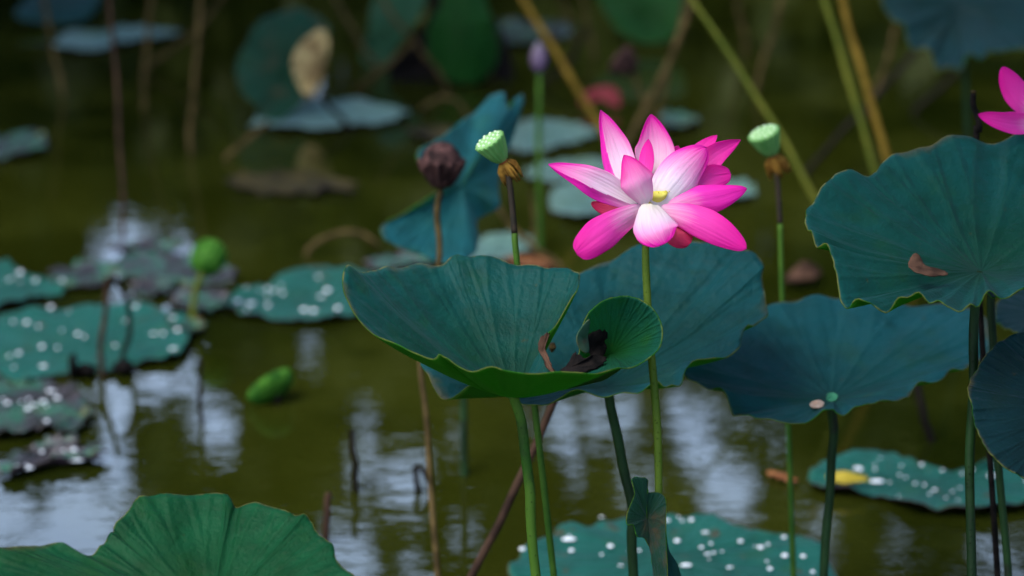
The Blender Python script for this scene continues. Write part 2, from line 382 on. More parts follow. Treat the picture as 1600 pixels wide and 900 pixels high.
shade_leaves(5000, 3.6, 7.0, 3.85, 1.8, 2.2, .4); shade_leaves(4500, 4.9, 7, 1.7, .8, 4.5, 1.8)
stuff(leaf_cloud('unseen_side_shade', pts, .10, .20, M['shade_foliage']), 'added unseen leaf masses that keep sky light off both sides of the pond', 'shade_mass')
pts = pts2
stuff(leaf_cloud('unseen_overhead_shade', pts, .05, .12, M['shade_foliage']), 'added unseen leaf masses above the pond that shade its corners', 'shade_canopy')

# ------------------------------------------------------------------ leaves
def blade(name, c, rim, mats, parent, axis=Vector((0, 0, 1)), p=1.5, nth=168, nr=30, flute=.010, nfl=21, wig=.0035, seed=0, th=.0012, up=None, bow=0.0, edge=.018):
    """round leaf: middle c, rim through the given points (all 3D); the part along `axis` follows r**p"""
    rr = random.Random(seed); R_ = cr(rim, nth, True)
    ph = [rr.uniform(0, 6.28) for _ in range(6)]
    size = sum((q - c).length for q in R_) / nth * 6; off = Vector((rr.uniform(0, 50), rr.uniform(0, 50), rr.uniform(0, 50)))
    V = []; Fc = []; U = []
    for j in range(nr + 1):
        r = j / nr
        for i in range(nth):
            t = 2 * math.pi * i / nth; v = R_[i] - c; h = v.dot(axis); lat = v - axis * h
            hh = h * r ** p
            am = .55 + .45 * math.sin(4 * t + ph[0]) * math.sin(7 * t + ph[5])
            hh += flute * .35 * am * r * r * math.sin(nfl * t + 1.3 * math.sin(3 * t + ph[0]) + .7 * math.sin(8 * t + ph[2]))
            q_ = v * (r * 16 / max(.05, size)) + off
            hh += flute * 1.1 * noise.noise(q_ * .35) * r + flute * .45 * noise.noise(q_) * r
            hh += wig * r ** 6 * (noise.noise(Vector((math.cos(t) * 3.2, math.sin(t) * 3.2, seed))) * 1.6 + noise.noise(Vector((math.cos(t) * 8, math.sin(t) * 8, seed + 9))))
            lat_r = r * (1 + edge * r ** 4 * (noise.noise(Vector((math.cos(t) * 4, math.sin(t) * 4, seed + 3))) + .5 * noise.noise(Vector((math.cos(t) * 13, math.sin(t) * 13, seed)))))
            hh += bow * math.sin(math.pi * r)
            V.append(c + lat * lat_r + axis * hh); U.append((i / nth, r))
    for j in range(nr):
        for i in range(nth):
            i2 = (i + 1) % nth
            a, b, c_, d = j * nth + i, j * nth + i2, (j + 1) * nth + i2, (j + 1) * nth + i
            Fc.append((a, d, c_, b) if j else (i, d, c_, i2))
    # per-face orientation check: tops look along `up`
    up = up or axis
    nsum = Vector()
    for f in Fc[::7]: nsum += (V[f[1]] - V[f[0]]).cross(V[f[2]] - V[f[0]])
    if nsum.dot(up) < 0: Fc = [f[::-1] for f in Fc]
    # theta seam: give the last column its own uv by using mirrored theta (ribs are periodic, so the seam stays hidden)
    o = obj(name, V, Fc, mats, parent, None)
    l = o.data.uv_layers.new(name='UVMap'); dat = []
    for poly in o.data.polygons:
        vs = list(poly.vertices); us = [U[v][0] for v in vs]; wrap = max(us) - min(us) > .5
        for v in vs:
            uu, vv = U[v]; dat += [uu + 1 if wrap and uu < .5 else uu, vv]
    l.data.foreach_set('uv', dat)
    solid(o, th)
    return o
def lotus_leaf(label, c, rim, mats, stem_pts=None, stem_r=(.0058, .0052), stem_m='stem', group='lotus leaves standing above the water', seed=0, **kw):
    c = P(*c) if not isinstance(c, Vector) else c
    sp = None
    if stem_pts:
        sp = [P(*q) for q in stem_pts]; sp.append(to_water(sp[-2], sp[-1]))
    base = Vector((sp[-1].x, sp[-1].y, 0)) if sp else Vector((c.x, c.y, max(c.z, 0)))
    t = thing('lotus_leaf', label, 'leaf', base, group)
    blade('leaf_blade', c, [P(*q) for q in rim], mats, t, seed=seed, **kw)
    if sp: tube('petiole', sp, *stem_r, M[stem_m], t, wob=.002)
    return t

# front cup-shaped leaf, torn on one side, with a rolled lobe
A = lotus_leaf('large teal cup shaped lotus leaf with a torn burnt edge and a rolled up lobe', (803, 618, 2.30),
    [(545, 419, 2.30), (534, 446, 2.27), (548, 482, 2.245), (582, 519, 2.225), (634, 541, 2.205), (676, 558, 2.19), (688, 552, 2.187), (700, 563, 2.184), (735, 577, 2.18), (772, 572, 2.175), (812, 582, 2.175),
     (868, 588, 2.18), (925, 584, 2.19), (968, 572, 2.21), (940, 590, 2.26), (886, 586, 2.30), (862, 578, 2.31), (850, 562, 2.32), (846, 538, 2.335), (866, 512, 2.35), (890, 474, 2.375), (906, 440, 2.40), (898, 428, 2.41), (870, 421, 2.42), (842, 419, 2.425), (808, 414, 2.43), (770, 402, 2.435),
     (735, 398, 2.435), (708, 399, 2.435), (692, 409, 2.43), (655, 411, 2.42), (612, 416, 2.39), (582, 424, 2.36), (562, 428, 2.33)],
    [M['leaf'], M['under']], [(803, 618, 2.30), (808, 640, 2.302), (824, 740, 2.31), (841, 905, 2.32)], seed=1, p=1.35, flute=.0055, wig=.002)
blade('curled_lobe', P(955, 552, 2.312), [P(*q) for q in [(880, 584, 2.30), (900, 565, 2.29), (908, 535, 2.285), (912, 505, 2.28), (928, 482, 2.275), (952, 467, 2.272), (985, 464, 2.27), (1012, 475, 2.262), (1030, 500, 2.255), (1035, 525, 2.245),
     (1028, 545, 2.235), (1008, 563, 2.225), (985, 574, 2.215), (966, 575, 2.208), (940, 584, 2.21), (905, 588, 2.24)]], [M['leaf_lobe'], M['under']], A, axis=FW, p=1.7, flute=.002, nfl=9, wig=.0006, seed=2, up=-FW)
blade('pale_flap', P(911, 527, 2.268), [P(*q) for q in [(922, 500, 2.27), (912, 508, 2.264), (903, 522, 2.26), (902, 534, 2.26), (907, 545, 2.262), (917, 552, 2.268), (921, 545, 2.274), (919, 525, 2.276)]], [M['leaf_pale'], M['leaf_pale']], A, axis=FW, p=1, flute=0, wig=0, nr=8, nth=48, seed=3, up=-FW)
def scrap(name, c, pts_, mat, parent, h=.008, seed=0):
    """crumpled dead piece lying on a leaf"""
    return blade(name, c, pts_, [M[mat], M[mat]], parent, axis=-FW, p=1, flute=.0015, nfl=7, wig=h * .2, edge=.16, nr=10, nth=60, seed=seed, th=.001, bow=h * .1)
scrap('burnt_patch', P(896, 572, 2.262), [P(*q) for q in [(872, 583, 2.25), (885, 570, 2.262), (897, 552, 2.268), (905, 554, 2.266), (918, 560, 2.262), (932, 553, 2.27), (947, 563, 2.265), (936, 572, 2.256), (915, 580, 2.245), (893, 586, 2.24)]], 'char_and_shade', A, .005, 5)
scrap('burnt_hole', P(938, 538, 2.30), [P(*q) for q in [(922, 552, 2.285), (916, 535, 2.284), (925, 520, 2.286), (944, 516, 2.298), (955, 522, 2.31), (945, 532, 2.305), (948, 545, 2.305), (938, 560, 2.285)]], 'char_and_shade', A, .003, 6)
scrap('burnt_edge', P(848, 548, 2.318), [P(*q) for q in [(858, 520, 2.335), (850, 523, 2.33), (841, 535, 2.322), (843, 550, 2.315), (850, 562, 2.308), (855, 576, 2.298), (866, 582, 2.29), (862, 572, 2.30), (856, 556, 2.31), (851, 542, 2.318)]], 'brown', A, .002, 7)

B = lotus_leaf('broad blue teal lotus leaf behind the flower stem, tilted with its far side up', (946, 604, 2.50),
    [(905, 428, 2.64), (950, 404, 2.66), (1000, 386, 2.67), (1060, 380, 2.67), (1115, 382, 2.665), (1150, 395, 2.65), (1172, 396, 2.64), (1193, 416, 2.62), (1190, 440, 2.605), (1196, 470, 2.58), (1200, 494, 2.555), (1180, 503, 2.54), (1164, 512, 2.53), (1156, 540, 2.51),
     (1128, 552, 2.48), (1095, 552, 2.46), (1072, 575, 2.445), (1064, 601, 2.43), (1045, 606, 2.42), (1025, 597, 2.415), (1000, 612, 2.41), (960, 621, 2.405), (915, 612, 2.405), (870, 622, 2.41), (832, 634, 2.415), (800, 626, 2.42), (765, 605, 2.43), (735, 600, 2.44), (712, 618, 2.45), (685, 620, 2.46), (668, 590, 2.48),
     (660, 555, 2.50), (690, 520, 2.53), (740, 490, 2.57), (800, 465, 2.60), (860, 445, 2.62)],
    [M['leaf_blue'], M['under']], [(949, 606, 2.50), (957, 640, 2.50), (972, 720, 2.50), (985, 800, 2.50), (991, 905, 2.50)], stem_r=(.0060, .0055), stem_m='stem_dark', seed=11, p=1.25)
Cc = lotus_leaf('wide slate blue lotus leaf with a pale green middle, standing behind the large torn ones', (1300, 622, 2.62),
    [(1198, 474, 2.78), (1245, 464, 2.80), (1300, 466, 2.81), (1360, 464, 2.81), (1420, 470, 2.80), (1480, 476, 2.79), (1530, 495, 2.76), (1552, 530, 2.72), (1545, 555, 2.69), (1520, 570, 2.66), (1485, 580, 2.63), (1462, 598, 2.61), (1430, 606, 2.59), (1408, 628, 2.57), (1370, 628, 2.55),
     (1340, 641, 2.54), (1313, 648, 2.535), (1300, 637, 2.535), (1275, 648, 2.53), (1245, 667, 2.53), (1208, 660, 2.53), (1172, 648, 2.54), (1148, 646, 2.55), (1135, 622, 2.56), (1105, 605, 2.58), (1080, 594, 2.60), (1068, 574, 2.62), (1085, 556, 2.65), (1120, 530, 2.69), (1160, 500, 2.74)],
    [M['leaf_slate'], M['under']], [(1300, 624, 2.62), (1300, 660, 2.62), (1299, 740, 2.62), (1289, 905, 2.62)], stem_r=(.0058, .0052), stem_m='stem_dark', seed=21, p=1.3)
scrap('pale_petal_scrap', P(1276, 631, 2.585), [P(*q) for q in [(1266, 632, 2.58), (1270, 627, 2.59), (1280, 625, 2.59), (1288, 630, 2.59), (1284, 636, 2.58), (1272, 637, 2.575)]], 'scrap', Cc, .003, 22)
scrap('leaf_navel', P(1300, 619, 2.607), [P(*q) for q in [(1292, 620, 2.60), (1294, 615, 2.61), (1302, 613, 2.615), (1308, 616, 2.61), (1308, 624, 2.60), (1300, 627, 2.595), (1293, 625, 2.597)]], 'navel', Cc, .001, 23)
D = lotus_leaf('large dark teal scalloped lotus leaf with a brown dead patch, topmost in the picture margin', (1533, 424, 2.32),
    [(1258, 345, 2.30), (1266, 318, 2.32), (1287, 288, 2.35), (1305, 270, 2.37), (1335, 268, 2.39), (1362, 272, 2.40), (1378, 256, 2.42), (1400, 240, 2.435), (1440, 232, 2.445), (1470, 212, 2.46), (1510, 206, 2.47), (1560, 212, 2.475), (1610, 216, 2.475), (1680, 240, 2.46), (1750, 290, 2.42), (1790, 350, 2.36),
     (1780, 400, 2.30), (1720, 432, 2.26), (1650, 440, 2.23), (1600, 446, 2.21), (1568, 458, 2.20), (1543, 450, 2.195), (1525, 470, 2.19), (1500, 482, 2.19), (1475, 474, 2.19), (1455, 464, 2.195), (1430, 458, 2.20), (1406, 460, 2.205), (1385, 478, 2.21), (1358, 474, 2.215), (1338, 463, 2.22), (1324, 482, 2.225), (1314, 466, 2.23),
     (1308, 440, 2.24), (1303, 412, 2.25), (1296, 392, 2.26), (1278, 382, 2.27), (1264, 370, 2.28)],
    [M['leaf'], M['under']], [(1533, 426, 2.32), (1521, 480, 2.315), (1519, 620, 2.31), (1520, 905, 2.30)], stem_r=(.0055, .005), stem_m='stem_dark', seed=31, p=1.3, flute=.012)
scrap('dead_patch', P(1440, 417, 2.255), [P(*q) for q in [(1419, 412, 2.26), (1430, 396, 2.265), (1440, 404, 2.262), (1446, 414, 2.258), (1468, 420, 2.252), (1482, 427, 2.246), (1462, 431, 2.242), (1440, 428, 2.244), (1425, 420, 2.25)]], 'brown', D, .004, 32)
E = lotus_leaf('very dark lotus leaf hanging steeply beside two black petioles, cut by the picture edge', (1690, 640, 2.26),
    [(1513, 615, 2.24), (1516, 595, 2.25), (1530, 572, 2.26), (1548, 545, 2.27), (1570, 530, 2.28), (1600, 519, 2.29), (1660, 515, 2.31), (1740, 540, 2.33), (1800, 600, 2.34), (1810, 680, 2.33), (1760, 750, 2.28), (1690, 780, 2.24), (1630, 762, 2.21), (1590, 742, 2.20), (1560, 722, 2.20), (1535, 690, 2.21), (1522, 655, 2.225)],
    [M['leaf_dark'], M['under']], [(1690, 642, 2.262), (1690, 700, 2.262), (1688, 905, 2.262)], stem_m='stem_dark', seed=41, axis=FW, up=-FW + Vector((0, 0, .5)), p=1.2, flute=.004, nfl=13)
E2 = lotus_leaf('shadowed lotus leaf seen in the gap under the large scalloped leaf', (1650, 490, 2.85),
    [(1556, 500, 2.80), (1560, 470, 2.86), (1590, 452, 2.92), (1650, 445, 2.95), (1720, 460, 2.92), (1750, 500, 2.82), (1720, 520, 2.75), (1650, 530, 2.72), (1600, 522, 2.74), (1570, 512, 2.77)],
    [M['leaf_dark'], M['under']], [(1650, 492, 2.85), (1648, 560, 2.85), (1640, 905, 2.85)], stem_m='stem_dark', seed=45)
E3 = lotus_leaf('tall dark lotus leaf whose black petiole crosses behind the scalloped leaf', (1548, 440, 2.52),
    [(1500, 430, 2.50), (1515, 400, 2.56), (1550, 390, 2.60), (1600, 398, 2.58), (1620, 425, 2.52), (1600, 448, 2.46), (1555, 455, 2.44), (1515, 447, 2.46)],
    [M['leaf_dark'], M['under']], [(1548, 442, 2.52), (1548, 470, 2.52), (1552, 600, 2.52), (1577, 905, 2.52)], stem_r=(.0048, .0045), stem_m='stem_dark', seed=47)
Fl = lotus_leaf('broad grass green lotus leaf with a wavy edge, lowest and closest to the viewer', (330, 965, 2.06),
    [(-90, 880, 2.05), (-40, 862, 2.07), (0, 853, 2.08), (25, 849, 2.085), (50, 850, 2.09), (85, 850, 2.10), (115, 859, 2.105), (146, 864, 2.11), (160, 845, 2.12), (176, 826, 2.13), (180, 815, 2.135), (196, 792, 2.15), (222, 773, 2.165), (262, 771, 2.175), (305, 771, 2.18), (343, 767, 2.18), (360, 774, 2.175), (376, 786, 2.17), (408, 781, 2.165), (442, 797, 2.155), (468, 804, 2.145), (483, 804, 2.14), (492, 825, 2.13), (506, 842, 2.12),
     (520, 850, 2.11), (524, 868, 2.10), (540, 888, 2.085), (560, 910, 2.07), (600, 960, 2.02), (570, 1010, 1.95), (470, 1050, 1.90), (330, 1060, 1.88), (180, 1050, 1.89), (40, 1010, 1.93), (-70, 950, 1.98)],
    [M['leaf_green'], M['under']], [(330, 967, 2.06), (330, 1000, 2.06), (330, 1100, 2.06)], seed=51, p=1.1, flute=.006)

# ------------------------------------------------------------------ flower
def petal(parent, spine, hw, mat='petal', cup=.25, yaw=0.0, tip=.8, tm=.55, base_w=.35, fold=None, seed=0, name='petal', back='petal_back'):
    """spine: photo points with depth, from base to tip; hw: half width in photo pixels; yaw turns the blade about its spine"""
    nu, nv = 33, 36; rr = random.Random(seed)
    sp = cr([P(*q) for q in spine], nv)
    dm = spine[len(spine) // 2][2]; W = hw * dm / F
    V = []; U = []; Fc = []
    for j in range(nv):
        t = j / (nv - 1)
        T = (sp[min(j + 1, nv - 1)] - sp[max(j - 1, 0)]).normalized()
        side = T.cross(-FW).normalized(); nrm = side.cross(T).normalized()
        side2 = side * math.cos(yaw) + nrm * math.sin(yaw); nr2 = nrm * math.cos(yaw) - side * math.sin(yaw)
        if t < tm: wv = base_w + (1 - base_w) * math.sin(math.pi / 2 * t / tm)
        else: wv = max(0, 1 - ((t - tm) / (1 - tm)) ** 1.9) ** tip
        wv = max(wv, .012)
        for i in range(nu):
            u = -1 + 2 * i / (nu - 1); ue = u; lift = cup * u * u * W * (.5 + .5 * wv)
            if fold:
                sg, fr = fold; uf = 1 - fr * (1.25 - .5 * t)
                if u * sg > uf: lift -= (u * sg - uf) * W * 1.5 * wv; lift += (u * sg - uf) ** 2 * W * .4
            wavy = W * (.035 * math.sin(7 * t + 3 * u + seed) * abs(u) + .16 * abs(u) * noise.noise(Vector((u * 1.3, t * 3.2, seed * 3.1))) + .03 * noise.noise(Vector((u * 9, t * 2, seed))))
            ue += .07 * u * noise.noise(Vector((t * 5, u * 2, seed * 1.7)))
            V.append(sp[j] + side2 * (ue * W * wv) + nr2 * (lift * wv + wavy)); U.append(((u + 1) / 2, t))
    mi = []
    for j in range(nv - 1):
        for i in range(nu - 1):
            a = j * nu + i; Fc.append((a, a + 1, a + nu + 1, a + nu))
            um = -1 + 2 * (i + .5) / (nu - 1); mi.append(1 if fold and um * fold[0] > 1 - fold[1] * (1.25 - .5 * (j + .5) / (nv - 1)) else 0)
    # tops face the viewer side where the petal shows its inside
    n0 = (V[Fc[400][1]] - V[Fc[400][0]]).cross(V[Fc[400][2]] - V[Fc[400][0]])
    if n0.dot(-FW) < 0: Fc = [f[::-1] for f in Fc]
    o = obj(name, V, Fc, [M[mat], M[back]], parent, U, midx=mi)
    solid(o, .0005); return o
FD = 2.30
fl_top = P(1012, 336, FD)
fs = [P(1012, 330, FD), P(1010, 380, FD), P(1012, 470, FD), P(1021, 600, FD), P(1028, 760, FD), P(1032, 905, FD)]; fs.append(to_water(fs[-2], fs[-1]))
flower = thing('lotus_flower', 'open magenta and white lotus flower on a tall green stem, in full bloom', 'flower', Vector((fs[-1].x, fs[-1].y, 0)))
tube('stem', fs, .0040, .0042, M['stem_bright'], flower, n=40, wob=.0012)
PET = [  # spine, half width, options
    ([(985, 312, FD + .03), (972, 268, FD + .06), (958, 222, FD + .075), (939, 172, FD + .08)], 25, dict(mat='petal_white', cup=.35, tip=1.1, tm=.45, fold=(-1, .42))),
    ([(1018, 300, FD + .04), (1022, 258, FD + .075), (1023, 222, FD + .09), (1017, 179, FD + .09)], 31, dict(mat='petal', cup=.35, tip=1.0, tm=.45)),
    ([(1004, 290, FD + .03), (1008, 258, FD + .045), (1013, 217, FD + .05)], 13, dict(mat='petal_hot', cup=-.3, tip=1.0, yaw=.4)),
    ([(1012, 318, FD - .012), (1000, 292, FD - .030), (990, 268, FD - .030), (976, 242, FD - .022)], 27, dict(mat='petal_mid', cup=-.55, tip=.95, tm=.45, back='petal_mid')),
    ([(1024, 322, FD + .0), (1044, 296, FD + .006), (1073, 261, FD + .018), (1104, 231, FD + .022)], 34, dict(mat='petal_white', cup=-.35, tip=.78, tm=.55, back='petal_white')),
    ([(1042, 300, FD + .03), (1080, 252, FD + .05), (1102, 230, FD + .055), (1120, 211, FD + .055)], 14, dict(mat='petal_hot', cup=.3, tip=1.1, yaw=.5)),
    ([(1052, 305, FD + .025), (1090, 268, FD + .04), (1120, 240, FD + .045), (1157, 219, FD + .05)], 19, dict(mat='petal_hot', cup=.25, tip=1.05, tm=.5)),
    ([(1050, 314, FD + .015), (1085, 292, FD + .03), (1112, 278, FD + .035), (1142, 272, FD + .04)], 20, dict(mat='petal_hot', cup=.2, tip=.5, tm=.6)),
    ([(1045, 324, FD - .01), (1085, 314, FD - .02), (1125, 307, FD - .022), (1167, 295, FD - .02)], 23, dict(mat='petal_back', cup=-.3, tip=.95, tm=.5, fold=(-1, .5))),
    ([(994, 320, FD + .0), (950, 296, FD - .005), (910, 276, FD - .005), (857, 257, FD + .01)], 24, dict(mat='petal_white', cup=.25, tip=1.0, tm=.42, fold=(-1, .6))),
    ([(992, 330, FD + .03), (965, 329, FD + .045), (945, 326, FD + .05), (924, 317, FD + .05)], 11, dict(mat='petal_red', cup=.2, tip=.8, back='petal_red')),
    ([(1004, 326, FD - .012), (968, 346, FD - .045), (934, 370, FD - .065), (902, 398, FD - .07)], 27, dict(mat='petal_hot', cup=-.3, tip=.45, tm=.62, back='petal_hot')),
    ([(1016, 318, FD - .022), (1020, 338, FD - .05), (1027, 360, FD - .07), (1038, 381, FD - .072)], 35, dict(mat='petal', cup=-.3, tip=.5, tm=.55, base_w=.4, back='petal')),
    ([(1030, 328, FD - .012), (1072, 338, FD - .035), (1118, 358, FD - .05), (1166, 389, FD - .055)], 25, dict(mat='petal_hot', cup=-.3, tip=.72, tm=.55, back='petal_hot')),
    ([(1036, 338, FD + .0), (1052, 355, FD - .02), (1064, 368, FD - .03), (1080, 379, FD - .03)], 22, dict(mat='petal_red', cup=-.2, tip=.5, back='petal_red')),
    ([(990, 308, FD + .02), (976, 296, FD + .03), (956, 282, FD + .035)], 9, dict(mat='petal_hot', cup=.2, tip=.8)),
    ([(1030, 300, FD + .06), (1046, 268, FD + .085), (1052, 246, FD + .09), (1060, 228, FD + .09)], 12, dict(mat='petal_hot', cup=.2, tip=.8)),
]
for i, (sp, hw, kw) in enumerate(PET): petal(flower, sp, hw, seed=i, **kw)
def lathe(prof, c, axis, seg=24, ribs=0, ribamp=0.0):
    axis = axis.normalized(); a = axis.cross(Vector((0.3, 1, .1))).normalized(); b = axis.cross(a); V = []; Fc = []
    for r, h in prof:
        for i in range(seg):
            t = 2 * math.pi * i / seg; q = r * (1 + ribamp * math.cos(ribs * t))
            V.append(c + axis * h + (a * math.cos(t) + b * math.sin(t)) * q)
    n = len(prof)
    for j in range(n - 1):
        for i in range(seg):
            i2 = (i + 1) % seg; Fc.append((j * seg + i, j * seg + i2, (j + 1) * seg + i2, (j + 1) * seg + i))
    Fc.append(tuple(range(seg))[::-1]); Fc.append(tuple((n - 1) * seg + i for i in range(seg)))
    return V, Fc
V, Fc = lathe([(.004, 0), (.008, .012), (.012, .024), (.0125, .027), (.011, .028)], P(1024, 334, FD + .02), Vector((0, -.25, 1)))
obj('seed_pod', V, Fc, M['stamen'], flower)
V = []; Fc = []
for q in range(60):
    an = rng.uniform(0, 6.28); rr = rng.uniform(.006, .013); b0 = P(1024, 326, FD + .02) + Vector((math.cos(an) * .006, math.sin(an) * .006, .002))
    e = b0 + Vector((math.cos(an) * rr, math.sin(an) * rr, rng.uniform(.012, .021)))
    v, f, _ = tube_data(cr([b0, (b0 + e) / 2 + Vector((0, 0, .003)), e], 5), [.0004, .0004, .0004, .0008, .0006], 5)
    o_ = len(V); V += v; Fc += [tuple(x + o_ for x in ff) for ff in f]
obj('stamen_ring', V, Fc, M['stamen'], flower)

# second flower, cut by the picture edge
f2 = [P(1640, 190, 2.5), P(1640, 300, 2.5), P(1644, 905, 2.5)]; f2.append(to_water(f2[-2], f2[-1]))
fl2 = thing('lotus_flower', 'magenta lotus flower of which only two petals enter the picture', 'flower', Vector((f2[-1].x, f2[-1].y, 0)))
tube('stem', f2, .004, .0042, M['stem'], fl2)
for i, (sp, hw, kw) in enumerate([
    ([(1632, 196, 2.49), (1600, 194, 2.47), (1565, 190, 2.455), (1529, 179, 2.45)], 17, dict(mat='petal_hot', cup=.3, tip=.8, tm=.45)),
    ([(1634, 192, 2.5), (1608, 165, 2.49), (1585, 138, 2.485), (1566, 105, 2.48)], 22, dict(mat='petal_hot', cup=-.3, tip=.8)),
    ([(1640, 190, 2.5), (1640, 140, 2.52), (1636, 90, 2.53)], 24, dict(mat='petal', cup=.3)),
    ([(1648, 192, 2.5), (1680, 150, 2.5), (1700, 110, 2.5)], 24, dict(mat='petal', cup=-.3)),
    ([(1648, 196, 2.5), (1690, 190, 2.49), (1740, 180, 2.48)], 20, dict(mat='petal_hot', cup=.3)),
    ([(1640, 198, 2.48), (1640, 220, 2.45), (1650, 245, 2.43)], 24, dict(mat='petal', cup=-.3, tip=.5))]):
    petal(fl2, sp, hw, seed=40 + i, **kw)

# ------------------------------------------------------------------ seed heads
def frill(parent, c, axis, n, r0, r1, drop, mat, name='withered_stamens'):
    V = []; Fc = []; axis = axis.normalized(); a = axis.cross(Vector((.2, 1, .1))).normalized(); b = axis.cross(a)
    for q in range(n):
        t = rng.uniform(0, 6.28); d = a * math.cos(t) + b * math.sin(t); L = rng.uniform(.5, 1)
        p0 = c + d * r0; p1 = c + d * (r0 + (r1 - r0) * L * .8) - axis * drop * .3 * L; p2 = c + d * (r0 + (r1 - r0) * L * rng.uniform(.5, 1)) - axis * drop * L
        v, f, _ = tube_data(cr([p0, p1, p2], 5), [.0008, .0012, .0014, .0014, .0008], 5)
        o_ = len(V); V += v; Fc += [tuple(x + o_ for x in ff) for ff in f]
    return obj(name, V, Fc, M[mat], parent)
ROUND = lambda r, H: [(r * .22, 0), (r * .62, H * .10), (r * .86, H * .32), (r * .97, H * .60), (r, H * .85), (r * .95, H)]
def seed_head(label, top, bot, rpx, stem_pts, stem_r, stem_m, body='pod', face='pod_face', group='seed heads on stalks', frilled=True, seeds=True, extend=True, cap=0.2, ribs=16, amp=.05, upper_m=None, prof=None):
    tp, bt = P(*top), P(*bot); ax = tp - bt; H = ax.length; ax = ax.normalized(); r = rpx * top[2] / F
    sp = [P(*q) if not isinstance(q, Vector) else q for q in stem_pts]
    if extend: sp.append(to_water(sp[-2], sp[-1]))
    t = thing('lotus_seed_head', label, 'seed head', Vector((sp[-1].x, sp[-1].y, 0)), group)
    V, Fc = lathe(prof(r, H) if prof else [(r * .20, 0), (r * .40, H * .07), (r * .63, H * .30), (r * .82, H * .60), (r * .96, H * .88), (r * 1.0, H * .96), (r * .98, H * 1.0)], bt, ax, 96, ribs, amp)
    obj('pod_body', V, Fc, M[body], t)
    V, Fc = lathe([(r * .965, H * .995), (r * .96, H * 1.012), (r * .8, H * (1.015 + cap * .3)), (r * .45, H * (1.015 + cap * .6)), (r * .05, H * (1.015 + cap * .7))], bt, ax, 40)
    fc = obj('pod_face', V, Fc, M[face], t)
    if seeds:
        a = ax.cross(Vector((.3, 1, .1))).normalized(); b = ax.cross(a)
        for rr, n in ((.0, 1), (.40, 6), (.74, 11)):
            for q in range(n):
                an = 2 * math.pi * q / n + rr; c = tp + (a * math.cos(an) + b * math.sin(an)) * r * rr + ax * H * (.02 + cap * (.62 - rr * .5))
                V, Fc = lathe([(r * .11, -.0006), (r * .105, .0004), (r * .07, .0014), (r * .01, .0018)], c, ax, 10)
                s = obj('seed', V, Fc, M['pod_seed'], t); s.parent = fc; s.location = (0, 0, 0)
    if frilled:
        V, Fc = lathe([(r * .22, -.004), (r * .28, -.002), (r * .30, .002), (r * .26, .005)], bt, ax, 20); obj('collar', V, Fc, M['red_collar'], t)
        frill(t, bt - ax * .001, ax, 90, r * .2, r * .78, H * .85, 'stamen_dry')
    if body == 'pod_brown' and amp > .1: frill(t, bt + ax * H * .55, -ax, 40, r * .75, r * 1.12, H * .5, 'pod_brown', 'ragged_rim')
    if upper_m:
        k_ = 2; tube('browned_stem', sp[:k_ + 1], stem_r, stem_r, M[upper_m], t, n=16); tube('stem', sp[k_:], stem_r, stem_r * 1.08, M[stem_m], t)
    else: tube('stem', sp, stem_r, stem_r * 1.08, M[stem_m], t, n=36, wob=.0015)
    return t
seed_head('pale green seed head tilted sideways, with a frill of orange withered stamens', (764, 219, 2.428), (786, 252, 2.44), 25, [(786, 252, 2.44), (796, 285, 2.44), (804, 365, 2.44), (808, 410, 2.44), (836, 640, 2.46), (866, 905, 2.48)], .0036, 'stem', upper_m='stem_brown', cap=.1)
seed_head('pale green seed head on a half blackened stem, upright above the slate blue leaf', (1193, 207, 2.865), (1207, 243, 2.88), 25, [(1208, 243, 2.88), (1214, 275, 2.88), (1219, 350, 2.88), (1222, 460, 2.88), (1232, 670, 2.88), (1240, 905, 2.88)], .0036, 'stem', upper_m='stem_brown', cap=.06)
seed_head('dried purple brown seed head on a thin tan stalk, before the folded teal leaf', (690, 250, 3.04), (690, 294, 3.05), 34, [(689, 295, 3.05), (684, 330, 3.05), (685, 410, 3.05), (656, 555, 3.05), (668, 680, 3.0), (685, 905, 2.95)], .0042, 'straw', 'pod_brown', 'pod_brown', frilled=False, seeds=False, cap=.9, ribs=11, amp=.16)
g = G(296, 506)
seed_head('round bright green seed head nodding on a short yellow stem by the droplet covered pads', (329, 396, depth(g) + .035), (318, 420, depth(g) - .01), 28, [(316, 426, depth(g)), (306, 455, depth(g)), Vector((g.x, g.y, -.05))], .006, 'stem_yellow', 'pod_vivid', 'pod_vivid', frilled=False, seeds=False, extend=False, cap=.6, prof=ROUND, amp=.03)
g = G(430, 630)
seed_head('green seed head lying on its side, half sunk in open water', (419, 598, depth(g) + .010), (433, 619, depth(g) + .002), 38, [(433, 618, depth(g)), (434, 626, depth(g)), Vector((g.x, g.y, -.04))], .006, 'straw_dark', 'pod_vivid', 'pod_vivid', frilled=False, seeds=False, extend=False, cap=.25, prof=ROUND, amp=.08)
g = G(1040, 245)
seed_head('dark brown dried seed head on a crooked grey stalk, far behind the bloom', (968, 92, depth(g)), (992, 112, depth(g)), 26, [(992, 112, depth(g)), (998, 140, depth(g)), (1018, 175, depth(g)), (1034, 205, depth(g)), Vector((g.x, g.y, -.05))], .006, 'straw', 'pod_brown', 'pod_brown', frilled=False, seeds=False, extend=False, cap=.35)

# closed bud
g = G(845, 395); d_ = depth(g)
t = thing('lotus_bud', 'closed mauve lotus bud on a thin upright green stem', 'bud', Vector((g.x, g.y, 0)))
V, Fc = lathe([(.004, 0), (.013, .010), (.0185, .025), (.017, .042), (.010, .058), (.001, .068)], P(843, 114, d_), P(841, 60, d_) - P(843, 114, d_), 24, 5, .06)
obj('bud_petals', V, Fc, M['bud'], t)
tube('stem', [P(843, 116, d_), P(842, 240, d_), Vector((g.x, g.y, -.05))], .0058, .006, M['stem'], t)

